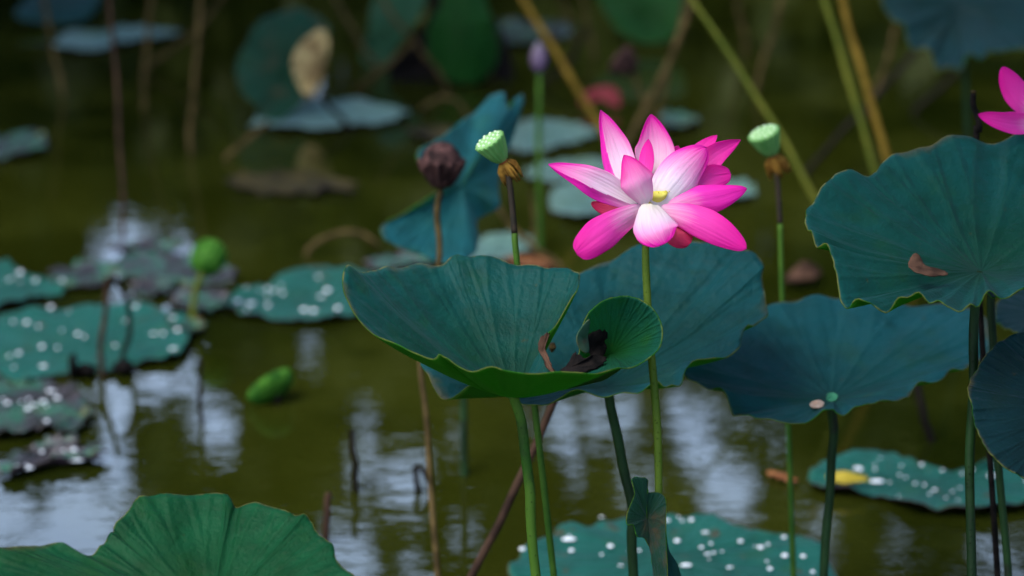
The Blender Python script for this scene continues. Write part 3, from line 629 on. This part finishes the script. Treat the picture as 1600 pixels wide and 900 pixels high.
# ------------------------------------------------------------------ folded and sunken leaves farther back
def far_leaf(label, c, rim, mat, stem=None, back=None, seed=0, group=None, extra=None, **kw):
    kw.setdefault('axis', FW); kw.setdefault('up', -FW)
    t = thing('lotus_leaf', label, 'leaf', Vector((P(*c).x, P(*c).y, 0)), group)
    blade('leaf_blade', P(*c), [P(*q) for q in rim], [M[mat], M[back or 'under']], t, seed=seed, th=.002, edge=.05, **kw)
    if stem:
        sp = [P(*q) for q in stem[0]]; sp.append(to_water(sp[-2], sp[-1])); tube('petiole', sp, stem[1], stem[1], M[stem[2]], t)
    return t
H = far_leaf('blurred blue teal lotus leaf folded and hanging down behind the dried purple seed head', (722, 292, 3.45),
    [(786, 143, 3.62), (764, 152, 3.60), (740, 178, 3.56), (712, 196, 3.50), (685, 216, 3.44), (656, 234, 3.38), (654, 250, 3.36), (672, 272, 3.38), (692, 290, 3.42), (660, 315, 3.40), (622, 338, 3.38), (594, 354, 3.36), (602, 374, 3.35), (632, 388, 3.36), (665, 402, 3.37), (700, 412, 3.38), (738, 398, 3.40), (748, 372, 3.44), (746, 345, 3.47), (764, 334, 3.49), (780, 322, 3.50), (780, 290, 3.52), (782, 262, 3.54),
     (800, 220, 3.60), (815, 175, 3.64), (818, 148, 3.66), (806, 150, 3.64), (797, 170, 3.60), (792, 165, 3.60)], 'leaf_light', stem=([(722, 300, 3.47), (722, 420, 3.47), (724, 600, 3.47)], .006, 'stem_dark'), p=1.4, seed=61, flute=.012, nfl=7)
d_ = depth(G(440, 190))
I = far_leaf('mottled dark green lotus leaf standing on edge in the water, its side dried to tan', (440, 118, d_ + .04),
    [(395, 45, d_ + .1), (430, 20, d_ + .12), (470, 14, d_ + .12), (505, 30, d_ + .1), (512, 55, d_ + .06), (470, 80, d_ + .03), (462, 120, d_ + .02), (475, 150, d_), (455, 175, d_ - .02), (425, 194, d_ - .03), (398, 192, d_ - .02), (402, 165, d_), (380, 150, d_ + .02), (368, 120, d_ + .04), (370, 90, d_ + .06), (385, 70, d_ + .08)], 'leaf_mottled', seed=62, flute=.02, p=1.4)
blade('dried_side', P(487, 98, d_ + .02), [P(*q) for q in [(478, 60, d_ + .03), (505, 45, d_ + .05), (514, 70, d_ + .04), (508, 100, d_ + .03), (500, 128, d_ + .02), (485, 150, d_), (470, 140, d_), (460, 118, d_), (458, 90, d_ + .01)]], [M['tan_leaf'], M['tan_leaf']], I, axis=FW, up=-FW, p=1.3, flute=.02, nfl=13, seed=63)
d_ = depth(G(610, 105))
far_leaf('pale green withered lotus leaf drooping at the top beside a dark hollow', (612, 40, d_), [(580, 10, d_), (600, -60, d_ + .1), (670, -50, d_ + .1), (664, 10, d_ + .02), (645, 40, d_), (622, 70, d_), (605, 98, d_), (575, 102, d_), (562, 85, d_), (575, 50, d_)], 'leaf_pale', seed=64, flute=.02)
d_ = depth(G(720, 133))
far_leaf('rounded mid green lotus leaf drooping into the water at the top, black shade below', (722, 55, d_ - .06), [(690, 0, d_), (700, -60, d_ + .1), (745, -60, d_ + .1), (762, 10, d_), (778, 60, d_), (776, 100, d_), (755, 122, d_ - .02), (722, 132, d_ - .03), (690, 118, d_ - .02), (668, 85, d_), (670, 40, d_)], 'leaf_bright', seed=65, flute=.02)
far_leaf('black sheet for the shade in the hollow between a pale and a green leaf', (690, 80, d_ + .12), [(665, -40, d_ + .16), (700, -60, d_ + .2), (740, -10, d_ + .2), (790, 60, d_ + .16), (800, 128, d_ + .06), (740, 140, d_ + .05), (660, 138, d_ + .05), (610, 130, d_ + .06), (622, 90, d_ + .08), (650, 50, d_ + .1), (672, 10, d_ + .12)], 'char_and_shade', back='char_and_shade', seed=66, flute=.03)  # black sheet stands in for the shade of the hollow
d_ = depth(G(1010, 72))
far_leaf('bright green lotus leaf half in the far water, above the dried brown seed head', (1000, 15, d_), [(930, -20, d_ + .1), (960, -60, d_ + .2), (1060, -60, d_ + .2), (1075, 0, d_), (1062, 45, d_ - .05), (1030, 68, d_ - .08), (990, 62, d_ - .08), (955, 35, d_ - .03)], 'leaf_bright', seed=67, flute=.02)
far_leaf('ragged dark teal lotus leaf in the top corner, with a torn lower edge', (1500, 5, 4.5), [(1370, -30, 4.5), (1400, -80, 4.7), (1500, -100, 4.8), (1620, -60, 4.7), (1650, 20, 4.5), (1620, 70, 4.4), (1580, 78, 4.38), (1548, 82, 4.36), (1530, 92, 4.35), (1512, 84, 4.36), (1498, 112, 4.34), (1478, 104, 4.35), (1462, 108, 4.36), (1450, 78, 4.38), (1425, 72, 4.4), (1412, 40, 4.42), (1390, 25, 4.45)], 'leaf_dark', seed=68, flute=.015, p=1.2,
    stem=([(1500, 10, 4.53), (1508, 120, 4.53), (1515, 300, 4.53)], .007, 'stem_dark'))
d_ = depth(G(90, 40))
far_leaf('dim teal lotus leaf low over the water in the top corner', (90, 8, d_), [(25, 28, d_ - .1), (40, 0, d_ + .1), (70, -30, d_ + .3), (150, -30, d_ + .3), (155, 5, d_), (135, 30, d_ - .1), (85, 37, d_ - .12)], 'leaf_blue', seed=69, axis=Vector((0, 0, 1)), up=Vector((0, 0, 1)))

# torn remnant wrapped round a petiole at the bottom
tr = thing('torn_leaf', 'torn grey green lotus leaf remnant hanging on the flower stem', 'leaf', P(1015, 850, 2.31))
blade('leaf_blade', P(1012, 810, 2.285), [P(*q) for q in [(988, 748, 2.27), (1003, 746, 2.27), (1012, 750, 2.275), (1010, 768, 2.28), (1030, 770, 2.285), (1040, 782, 2.275), (1040, 830, 2.27), (1042, 925, 2.27), (1025, 930, 2.28), (1018, 870, 2.285), (1008, 842, 2.28), (996, 838, 2.27), (990, 820, 2.265), (980, 818, 2.262), (981, 800, 2.265), (992, 772, 2.27)]], [M['leaf_mottled'], M['under']], tr, axis=FW, p=1.2, up=-FW, flute=.002, seed=71, nr=16, wig=.001)
blade('back_flap', P(1044, 875, 2.30), [P(*q) for q in [(1038, 800, 2.29), (1041, 830, 2.30), (1046, 860, 2.31), (1060, 885, 2.32), (1068, 930, 2.32), (1040, 930, 2.295), (1036, 870, 2.285)]], [M['leaf_blue'], M['under']], tr, axis=FW, p=1, up=-FW, flute=.001, seed=72, nr=10, nth=60, wig=.001)

# ------------------------------------------------------------------ floating leaves with water drops
bm = bmesh.new(); bmesh.ops.create_icosphere(bm, subdivisions=2, radius=1)
for v in bm.verts:
    v.co.z = v.co.z * .62 + .35
DROP = bpy.data.meshes.new('water_droplet'); bm.to_mesh(DROP); bm.free(); DROP.materials.append(M['drop']); DROP.polygons.foreach_set('use_smooth', [True] * len(DROP.polygons))
def pad(label, outline, mat, drops=0, dlist=(), seed=0, curl=.012, group='floating lotus leaves', dr=(.0028, .0072)):
    rr = random.Random(seed)
    rim = [G(x, y, .012) for x, y in outline]; c = sum(rim, Vector()) / len(rim)
    for q in rim: q.z = .010 + rr.uniform(0, curl)
    c.z = .006
    t = thing('floating_leaf', label, 'leaf', Vector((c.x, c.y, 0)), group)
    blade('leaf_blade', c, rim, [M[mat], M['pad_under']], t, p=2.0, flute=.005, wig=.006, seed=seed, th=.002, nth=140, nr=20, edge=.45 if mat == 'debris' else .18 if 'rot' in mat or 'brown' in mat else .14 if 'pale' in mat else .06)
    pos = [G(x, y, .008) for x, y in dlist]
    while len(pos) < drops + len(dlist):
        i = rr.randrange(len(rim)); j = (i + 1) % len(rim); s = rr.random(); q = rim[i].lerp(rim[j], s); rad = math.sqrt(rr.random()) * .9
        pos.append(c.lerp(q, rad))
    for q in pos:
        rr_ = dr[0] + (dr[1] - dr[0]) * rr.random() ** 1.9; o = bpy.data.objects.new('water_droplet', DROP); COL.objects.link(o); o.parent = t
        el = rr.random() < .18
        q.z = .012
        o.location = q - t.location; o.scale = (rr_ * (2.2 if el else 1), rr_, rr_ * .8)
    return t
pad('big teal floating leaf beaded with drops, crossed by two bent dark stalks', [(-40, 560), (-30, 500), (40, 486), (110, 480), (180, 476), (245, 480), (280, 492), (296, 515), (290, 545), (258, 560), (205, 566), (165, 578), (95, 582), (20, 585)], 'pad', 2, [(80, 484), (108, 490), (42, 508), (60, 514), (97, 520), (122, 526), (132, 530), (66, 546), (90, 547), (196, 505), (212, 483), (272, 502), (278, 520), (240, 525), (255, 525), (275, 550), (252, 560), (22, 578), (68, 576), (15, 560), (30, 556)], seed=81)
pad('teal floating leaf with many white drops, partly behind the large cup shaped leaf', [(354, 470), (375, 452), (420, 445), (448, 432), (480, 422), (520, 420), (570, 425), (600, 450), (590, 480), (545, 492), (500, 499), (450, 498), (400, 492), (362, 484)], 'pad', 2, [(385, 453), (405, 457), (418, 465), (428, 458), (440, 450), (442, 462), (392, 478), (386, 488), (372, 475), (478, 427), (498, 436), (512, 458), (502, 467), (475, 488), (490, 490), (528, 486)], seed=82)
pad('smaller teal floating leaf with four drops, cut by the picture edge', [(-40, 430), (0, 412), (25, 415), (40, 428), (80, 430), (104, 442), (90, 456), (60, 462), (20, 474), (-40, 480)], 'pad', 1, [(32, 442), (56, 442), (97, 443), (15, 440)], seed=83)
pad('green floating leaf with brown rotten edge and a cluster of drops', [(-40, 640), (-20, 600), (30, 592), (80, 595), (112, 606), (126, 625), (115, 650), (80, 665), (40, 676), (-20, 680)], 'pad_rot', 4, [(5, 628), (12, 634), (33, 632), (45, 628), (54, 637), (68, 632), (80, 615), (44, 643)], seed=84)
pad('narrow yellowing floating leaf with rotten purple edges, by the bright sky reflection', [(0, 735), (20, 718), (60, 702), (100, 700), (140, 700), (164, 706), (140, 720), (90, 722), (50, 732), (15, 741)], 'pad_rot', 3, [(100, 708), (116, 707), (66, 710)], seed=85)
pad('large droplet covered floating leaf behind the flower stem base', [(798, 885), (825, 850), (870, 828), (910, 820), (960, 812), (1010, 806), (1060, 804), (1110, 806), (1150, 826), (1200, 836), (1250, 836), (1285, 858), (1300, 895), (1260, 930), (1160, 960), (1000, 970), (860, 945), (805, 915)], 'pad', 26, [(885, 826), (940, 812), (816, 863), (893, 865), (940, 871), (1060, 812), (1058, 850), (1080, 817), (1160, 838), (1200, 855), (1180, 858), (1140, 891), (1072, 888), (1255, 874), (970, 888), (1050, 810), (1128, 866), (1115, 868), (1105, 870)], seed=86, dr=(.0018, .0052))
pp = pad('blue teal floating leaf with drops, carrying a yellow dead leaf', [(1264, 742), (1285, 725), (1310, 715), (1350, 708), (1400, 706), (1430, 716), (1445, 728), (1490, 732), (1540, 728), (1600, 722), (1660, 735), (1670, 760), (1610, 785), (1540, 797), (1470, 798), (1420, 792), (1380, 772), (1320, 768), (1275, 760)], 'pad', 10, [(1276, 742), (1320, 720), (1375, 720), (1335, 738), (1344, 738), (1367, 730), (1367, 738), (1408, 732), (1322, 757), (1370, 757), (1405, 746), (1390, 758), (1430, 760), (1444, 762), (1460, 770), (1478, 782), (1488, 772), (1500, 766), (1466, 792), (1552, 748), (1550, 784), (1404, 780), (1540, 728), (1503, 744)], seed=87, dr=(.0020, .0054))
pads = [
    ('pale floating leaf far back in the dark, edge on, with a purple notch', [(80, 66), (110, 52), (160, 54), (200, 44), (250, 46), (284, 50), (260, 60), (200, 66), (150, 76), (110, 78)], 'pad_pale'),
    ('small pale floating leaf cut by the picture edge in the dark water', [(-30, 225), (0, 212), (40, 208), (72, 216), (68, 232), (30, 244), (-20, 246)], 'pad_rot'),
    ('pale mint floating leaf lying at the foot of the mottled standing leaf', [(395, 190), (430, 165), (480, 155), (540, 158), (600, 166), (638, 176), (610, 190), (550, 196), (500, 202), (440, 200)], 'pad_pale'),
    ('mint floating leaf behind the closed bud stem', [(790, 215), (820, 188), (870, 192), (920, 202), (925, 212), (880, 226), (820, 238), (795, 232)], 'pad_pale'),
    ('whitish floating leaf showing between bud stem and bloom', [(858, 312), (880, 294), (930, 290), (980, 300), (1000, 325), (960, 340), (900, 340), (868, 328)], 'pad_pale'),
    ('pinkish floating leaf close behind the upper petals of the bloom', [(820, 275), (850, 256), (920, 250), (990, 256), (1000, 270), (950, 284), (870, 284)], 'pad_pale'),
    ('greyish purple floating leaf in the far water by the golden stalk', [(765, 50), (790, 36), (840, 30), (885, 38), (900, 48), (860, 60), (810, 70), (780, 64)], 'pad_rot'),
    ('pale grey floating leaf under the tilted seed head', [(715, 395), (740, 378), (790, 370), (830, 376), (835, 390), (790, 402), (740, 408)], 'pad_pale'),
    ('brown purple rotting floating leaf by the round green seed head', [(180, 425), (200, 405), (250, 398), (300, 404), (365, 420), (350, 436), (290, 440), (220, 438)], 'pad_rot'),
    ('purplish rotting floating leaf in shade next to the short yellow stem', [(265, 465), (300, 452), (345, 456), (352, 472), (320, 486), (280, 484)], 'pad_rot'),
    ('dull purple floating leaf scrap before the small drop beaded pad', [(78, 432), (110, 415), (150, 410), (180, 420), (165, 442), (120, 448)], 'pad_rot'),
    ('rotten brown floating leaf in the dark water below the mottled leaf', [(360, 285), (400, 268), (460, 272), (530, 280), (545, 292), (480, 302), (410, 298)], 'debris'),
    ('grey floating leaf far behind, beside the crooked stalk', [(1020, 190), (1050, 178), (1090, 184), (1085, 196), (1050, 202)], 'pad_rot'),
    ('small pale floating leaf behind the petal tips of the bloom', [(1100, 300), (1130, 285), (1170, 288), (1182, 300), (1150, 312), (1115, 312)], 'pad_pale'),
    ('dull brown floating leaf behind the folded teal leaf', [(575, 408), (610, 398), (660, 396), (690, 404), (660, 414), (600, 416)], 'pad_rot'),
    ('tiny bright floating leaf far back between two straw stalks', [(1040, 46), (1052, 40), (1062, 44), (1054, 52)], 'pad_pale'),
    ('rusty orange floating leaf behind the stem of the tilted seed head', [(790, 415), (810, 402), (850, 402), (870, 412), (840, 422)], 'brown_pad'),
]
pads += [
    ('ragged purple floating scrap between the round seed head and the dark red stalk', [(205, 445), (235, 436), (268, 440), (262, 456), (225, 460)], 'pad_rot'),
    ('small rotten floating scrap touching the foot of the short yellow stem', [(262, 498), (290, 490), (318, 500), (312, 516), (280, 518)], 'pad_rot'),
    ('thin mottled floating scrap beyond the round green seed head', [(170, 395), (205, 380), (262, 378), (285, 388), (240, 398)], 'pad_rot'),
    ('rotten floating scrap trailing from the pad with the cluster of drops', [(100, 660), (128, 640), (140, 650), (120, 672), (90, 680)], 'pad_rot'),
    ('mottled purple floating scrap beyond the narrow yellowing pad', [(40, 700), (70, 688), (115, 686), (120, 696), (80, 702)], 'pad_rot'),
    ('dark floating scrap under the mint pad in the far water', [(640, 205), (690, 200), (720, 210), (680, 220)], 'debris'),
]
M['brown_pad'] = simple('rusty_floating_leaf', (.12, .05, .02), (.24, .10, .04), 14, .6, .4)
for i, (lb, outl, m_) in enumerate(pads): pad(lb, outl, m_, 0, seed=100 + i)

# dead leaves lying on water and pads
def litter(label, outline, mat, z=.012, seed=0, name='dead_leaf', arch=.012):
    rim = [G(x, y, z) for x, y in outline]; c = sum(rim, Vector()) / len(rim); c.z = z + arch
    t = thing(name, label, 'dead leaf', Vector((c.x, c.y, 0)))
    blade('leaf_blade', c, rim, [M[mat], M[mat]], t, p=1.6, flute=.003, nfl=5, wig=.004, seed=seed, nr=12, nth=60, th=.002)
litter('brown curled dead leaf floating beyond the slate blue leaf', [(1225, 438), (1240, 424), (1262, 420), (1283, 424), (1278, 434), (1250, 440)], 'brown', .02, 131, arch=.03)
litter('narrow orange dead leaf floating next to a green stem', [(1198, 737), (1210, 737), (1232, 743), (1247, 750), (1230, 750), (1208, 743)], 'orange_leaf', .008, 132, arch=.004)
litter('yellow dead leaf lying on a drop beaded floating leaf', [(1292, 742), (1310, 738), (1340, 743), (1358, 750), (1340, 754), (1312, 754), (1296, 750)], 'yellow_leaf', .024, 133)
pf = G(935, 172); t = thing('fallen_petal', 'faded pink petal drooping over the water far behind the bloom', 'petal', Vector((pf.x, pf.y, 0)))
d_ = depth(pf)
blade('petal_blade', P(940, 148, d_), [P(*q) for q in [(905, 158, d_ - .03), (918, 142, d_), (945, 134, d_ + .03), (966, 142, d_), (968, 166, d_ - .03), (955, 164, d_ - .02), (935, 155, d_ - .02), (915, 166, d_ - .03)]], [M['pinkfallen'], M['pinkfallen']], t, axis=FW, up=-FW, seed=135, nr=10, nth=60, th=.002, p=1.2, flute=.004)
t = thing('dead_snail', 'tiny tan snail shell on the blue teal leaf beside the burnt tear', 'snail', P(863, 548, 2.50))
bm = bmesh.new(); bmesh.ops.create_icosphere(bm, subdivisions=3, radius=1)
for v in bm.verts: v.co = Vector((v.co.x * .0042 * (1 + .3 * v.co.z), v.co.y * .0035, v.co.z * .0050 + .0012 * math.sin(v.co.z * 9)))
me = bpy.data.meshes.new('shell'); bm.to_mesh(me); bm.free(); me.materials.append(M['straw']); me.polygons.foreach_set('use_smooth', [True] * len(me.polygons))
o = bpy.data.objects.new('shell', me); COL.objects.link(o); o.parent = t; o.location = (0, 0, .004)

# ------------------------------------------------------------------ stalks and sticks
def stalk(label, pts_, r, mat, base=None, d=None, name='dry_stalk', group='dry stalks standing in the pond', r1=None, cat='stalk', wob=.004):
    """base: photo point where it meets the water (sets the distance), else depth d and the line is carried on into the water"""
    if base:
        r *= .8; g_ = G(*base); dd = depth(g_); sp = [P(x, y, dd) for x, y in pts_] + [Vector((g_.x, g_.y, 0)), Vector((g_.x, g_.y, -.08))]
    else:
        sp = [P(x, y, d) for x, y in pts_]; sp.append(to_water(sp[-2], sp[-1]))
    t = thing(name, label, cat, Vector((sp[-1].x, sp[-1].y, 0)), group)
    tube('stalk_body', sp, r, r1 or r * 1.1, M[mat], t, wob=wob)
    return t
stalk('thick olive brown stalk rising out of the dark water to the top edge', [(318, -60), (308, 60), (302, 160)], .0092, 'straw', (299, 240))
stalk('long thin dark red stalk leaning down beside the drop beaded pads', [(168, -60), (176, 60), (184, 200), (192, 320)], .0058, 'straw_red', (197, 400))
stalk('faint bent olive stalk slanting from the thick stalk', [(360, -20), (310, 45), (270, 75)], .008, 'straw', (228, 112))
stalk('thin brown stalk standing straight through the big drop beaded pad', [(168, 432), (164, 490), (159, 560)], .0062, 'straw_red', (160, 590))
stalk('kinked dark stalk ending in a black clump on the big drop beaded pad', [(176, 432), (196, 462), (206, 505), (196, 540)], .0055, 'straw_dark', (188, 572))
stalk('thick golden straw slanting from the top edge down behind the bloom', [(795, -40), (850, 55), (908, 150)], .0105, 'straw_gold', (985, 275))
stalk('tan straw slanting the other way, crossing behind the upper petals', [(1092, -20), (1062, 60), (1022, 140)], .011, 'straw', (965, 252))
stalk('slender tan straw close behind the slanting one', [(1075, -20), (1058, 60), (1040, 130)], .007, 'straw', (1028, 215))
stalk('bright yellow green stem leaning across behind the upright pale seed head', [(1068, -20), (1120, 55), (1180, 150), (1230, 235), (1278, 315)], .0068, 'stem_yellow', (1345, 440), name='green_stalk')
stalk('thinner of the two olive stems at the top near the scalloped leaf', [(1275, -40), (1305, 60), (1338, 170), (1372, 270)], .0075, 'stem_yellow', (1420, 430), name='green_stalk')
stalk('thicker ochre stem beside the thin olive one at the top', [(1308, -40), (1330, 50), (1358, 150), (1388, 270)], .0092, 'straw_gold', (1440, 440), name='green_stalk')
stalk('dark rotten stick leaning diagonally behind the two olive stems', [(1432, 78), (1370, 150), (1310, 215)], .009, 'straw_dark', (1256, 275))
stalk('short dark stick leaning under the ragged leaf of the top corner', [(1500, 110), (1465, 142)], .010, 'straw_dark', (1428, 178))
stalk('brown straw crossing the pale withered leaf at the top', [(580, -30), (622, 35), (665, 90)], .008, 'straw', (702, 142))
stalk('short tan straw leaning out of the black hollow', [(648, 62), (610, 98)], .009, 'straw', (556, 140))
stalk('pale brown straw arched over like a hoop by the folded teal leaf', [(592, 384), (560, 364), (520, 368)], .0075, 'straw', (478, 398))
stalk('faint olive straw arched over the dark green water', [(655, 172), (690, 152), (718, 162)], .007, 'straw', (732, 185))
stalk('brown straw lying slantwise below the tilted seed head', [(776, 322), (808, 362), (840, 392)], .0075, 'straw', (878, 424))
stalk('faint dark red stalk slanting into the water beneath the cup shaped leaf', [(905, 540), (866, 630), (800, 770), (738, 900)], .0052, 'straw_red', d=2.75, wob=.002)
stalk('black cut stub sticking upright out of open water', [(550, 672), (551, 700), (554, 735)], .0058, 'straw_dark', (556, 768))
stalk('brown broken stub with a pale slanted top near the grass green leaf', [(514, 770), (511, 800)], .0062, 'straw_red', (507, 850))
stalk('black hooked stub bent over just above the water', [(668, 752), (662, 736), (652, 730), (650, 745)], .005, 'straw_dark', (652, 770))
stalk('dark rotten root stick leaning out of the water behind the slate blue leaf', [(1432, 600), (1440, 640)], .0085, 'straw_dark', (1455, 690))
stalk('thin faint stick standing in the sky reflection beyond the big pad', [(312, 560), (314, 590)], .0045, 'straw_dark', (316, 660))
stalk('grey twig bent across the mint pad under the mottled leaf', [(500, 150), (520, 172)], .0085, 'straw_dark', (548, 205))
stalk('dark stalk curving from the green leaf at the top to the far water', [(920, 40), (905, 70), (890, 100)], .0085, 'straw_dark', (840, 138))
stalk('thin grey stalk standing faintly behind the bud stem', [(832, 300), (834, 340)], .006, 'straw', (836, 390))
for pts_, base_ in (([(1148, -40), (1156, 30)], (1166, 85)), ([(500, -40), (560, 60)], (590, 112)), ([(905, -40), (915, 30)], (930, 90)), ([(1230, -40), (1205, 60)], (1180, 150)), ([(700, 20), (740, 80)], (772, 126)),
                    ([(60, -40), (85, 80)], (98, 150)), ([(240, -40), (232, 60)], (222, 170)), ([(1400, 40), (1380, 110)], (1352, 190)), ([(860, -40), (885, 20)], (900, 60)), ([(420, 190), (380, 225)], (352, 250))):
    stalk('faint thin dead stalk leaning in the dim far water', pts_, .0085, 'straw', base_, name='thin_stalk', group='faint thin stalks in the far water')
s_ = stalk('black stub with a pale cut top rising behind the scalloped leaf', [(1521, 146), (1524, 200), (1530, 320)], .0034, 'char_and_shade', d=2.56, name='cut_stem', group=None)
V, Fc = lathe([(.003, 0), (.0036, .001), (.0034, .002), (.002, .0024)], P(1521, 145, 2.56), Vector((0, 0, 1)), 12); obj('cut_top', V, Fc, M['straw'], s_)
# black clumps on the big pad
for (x, y, sx, sy, lb) in ((137, 580, 18, 13, 'round black rotten clump at the near edge of the big drop beaded pad'), (193, 576, 17, 14, 'black rotten clump at the foot of the kinked dark stalk'), (114, 574, 8, 24, 'narrow black rotten flap standing up at the edge of the big drop beaded pad')):
    g_ = G(x, y + sy); dd = depth(g_)
    t = thing('rotten_clump', lb, 'rotten leaf', Vector((g_.x, g_.y, 0)), 'black rotten clumps by the big pad')
    blade('clump_body', P(x, y, dd - .01), [P(x + sx * math.cos(a) * rng.uniform(.8, 1.2), y + sy * math.sin(a) * rng.uniform(.8, 1.2), dd + .03) for a in [i * math.pi / 5 for i in range(10)]], [M['char_and_shade'], M['char_and_shade']], t, axis=FW, up=-FW, p=2, nr=10, nth=60, wig=.004, seed=x, th=.004)
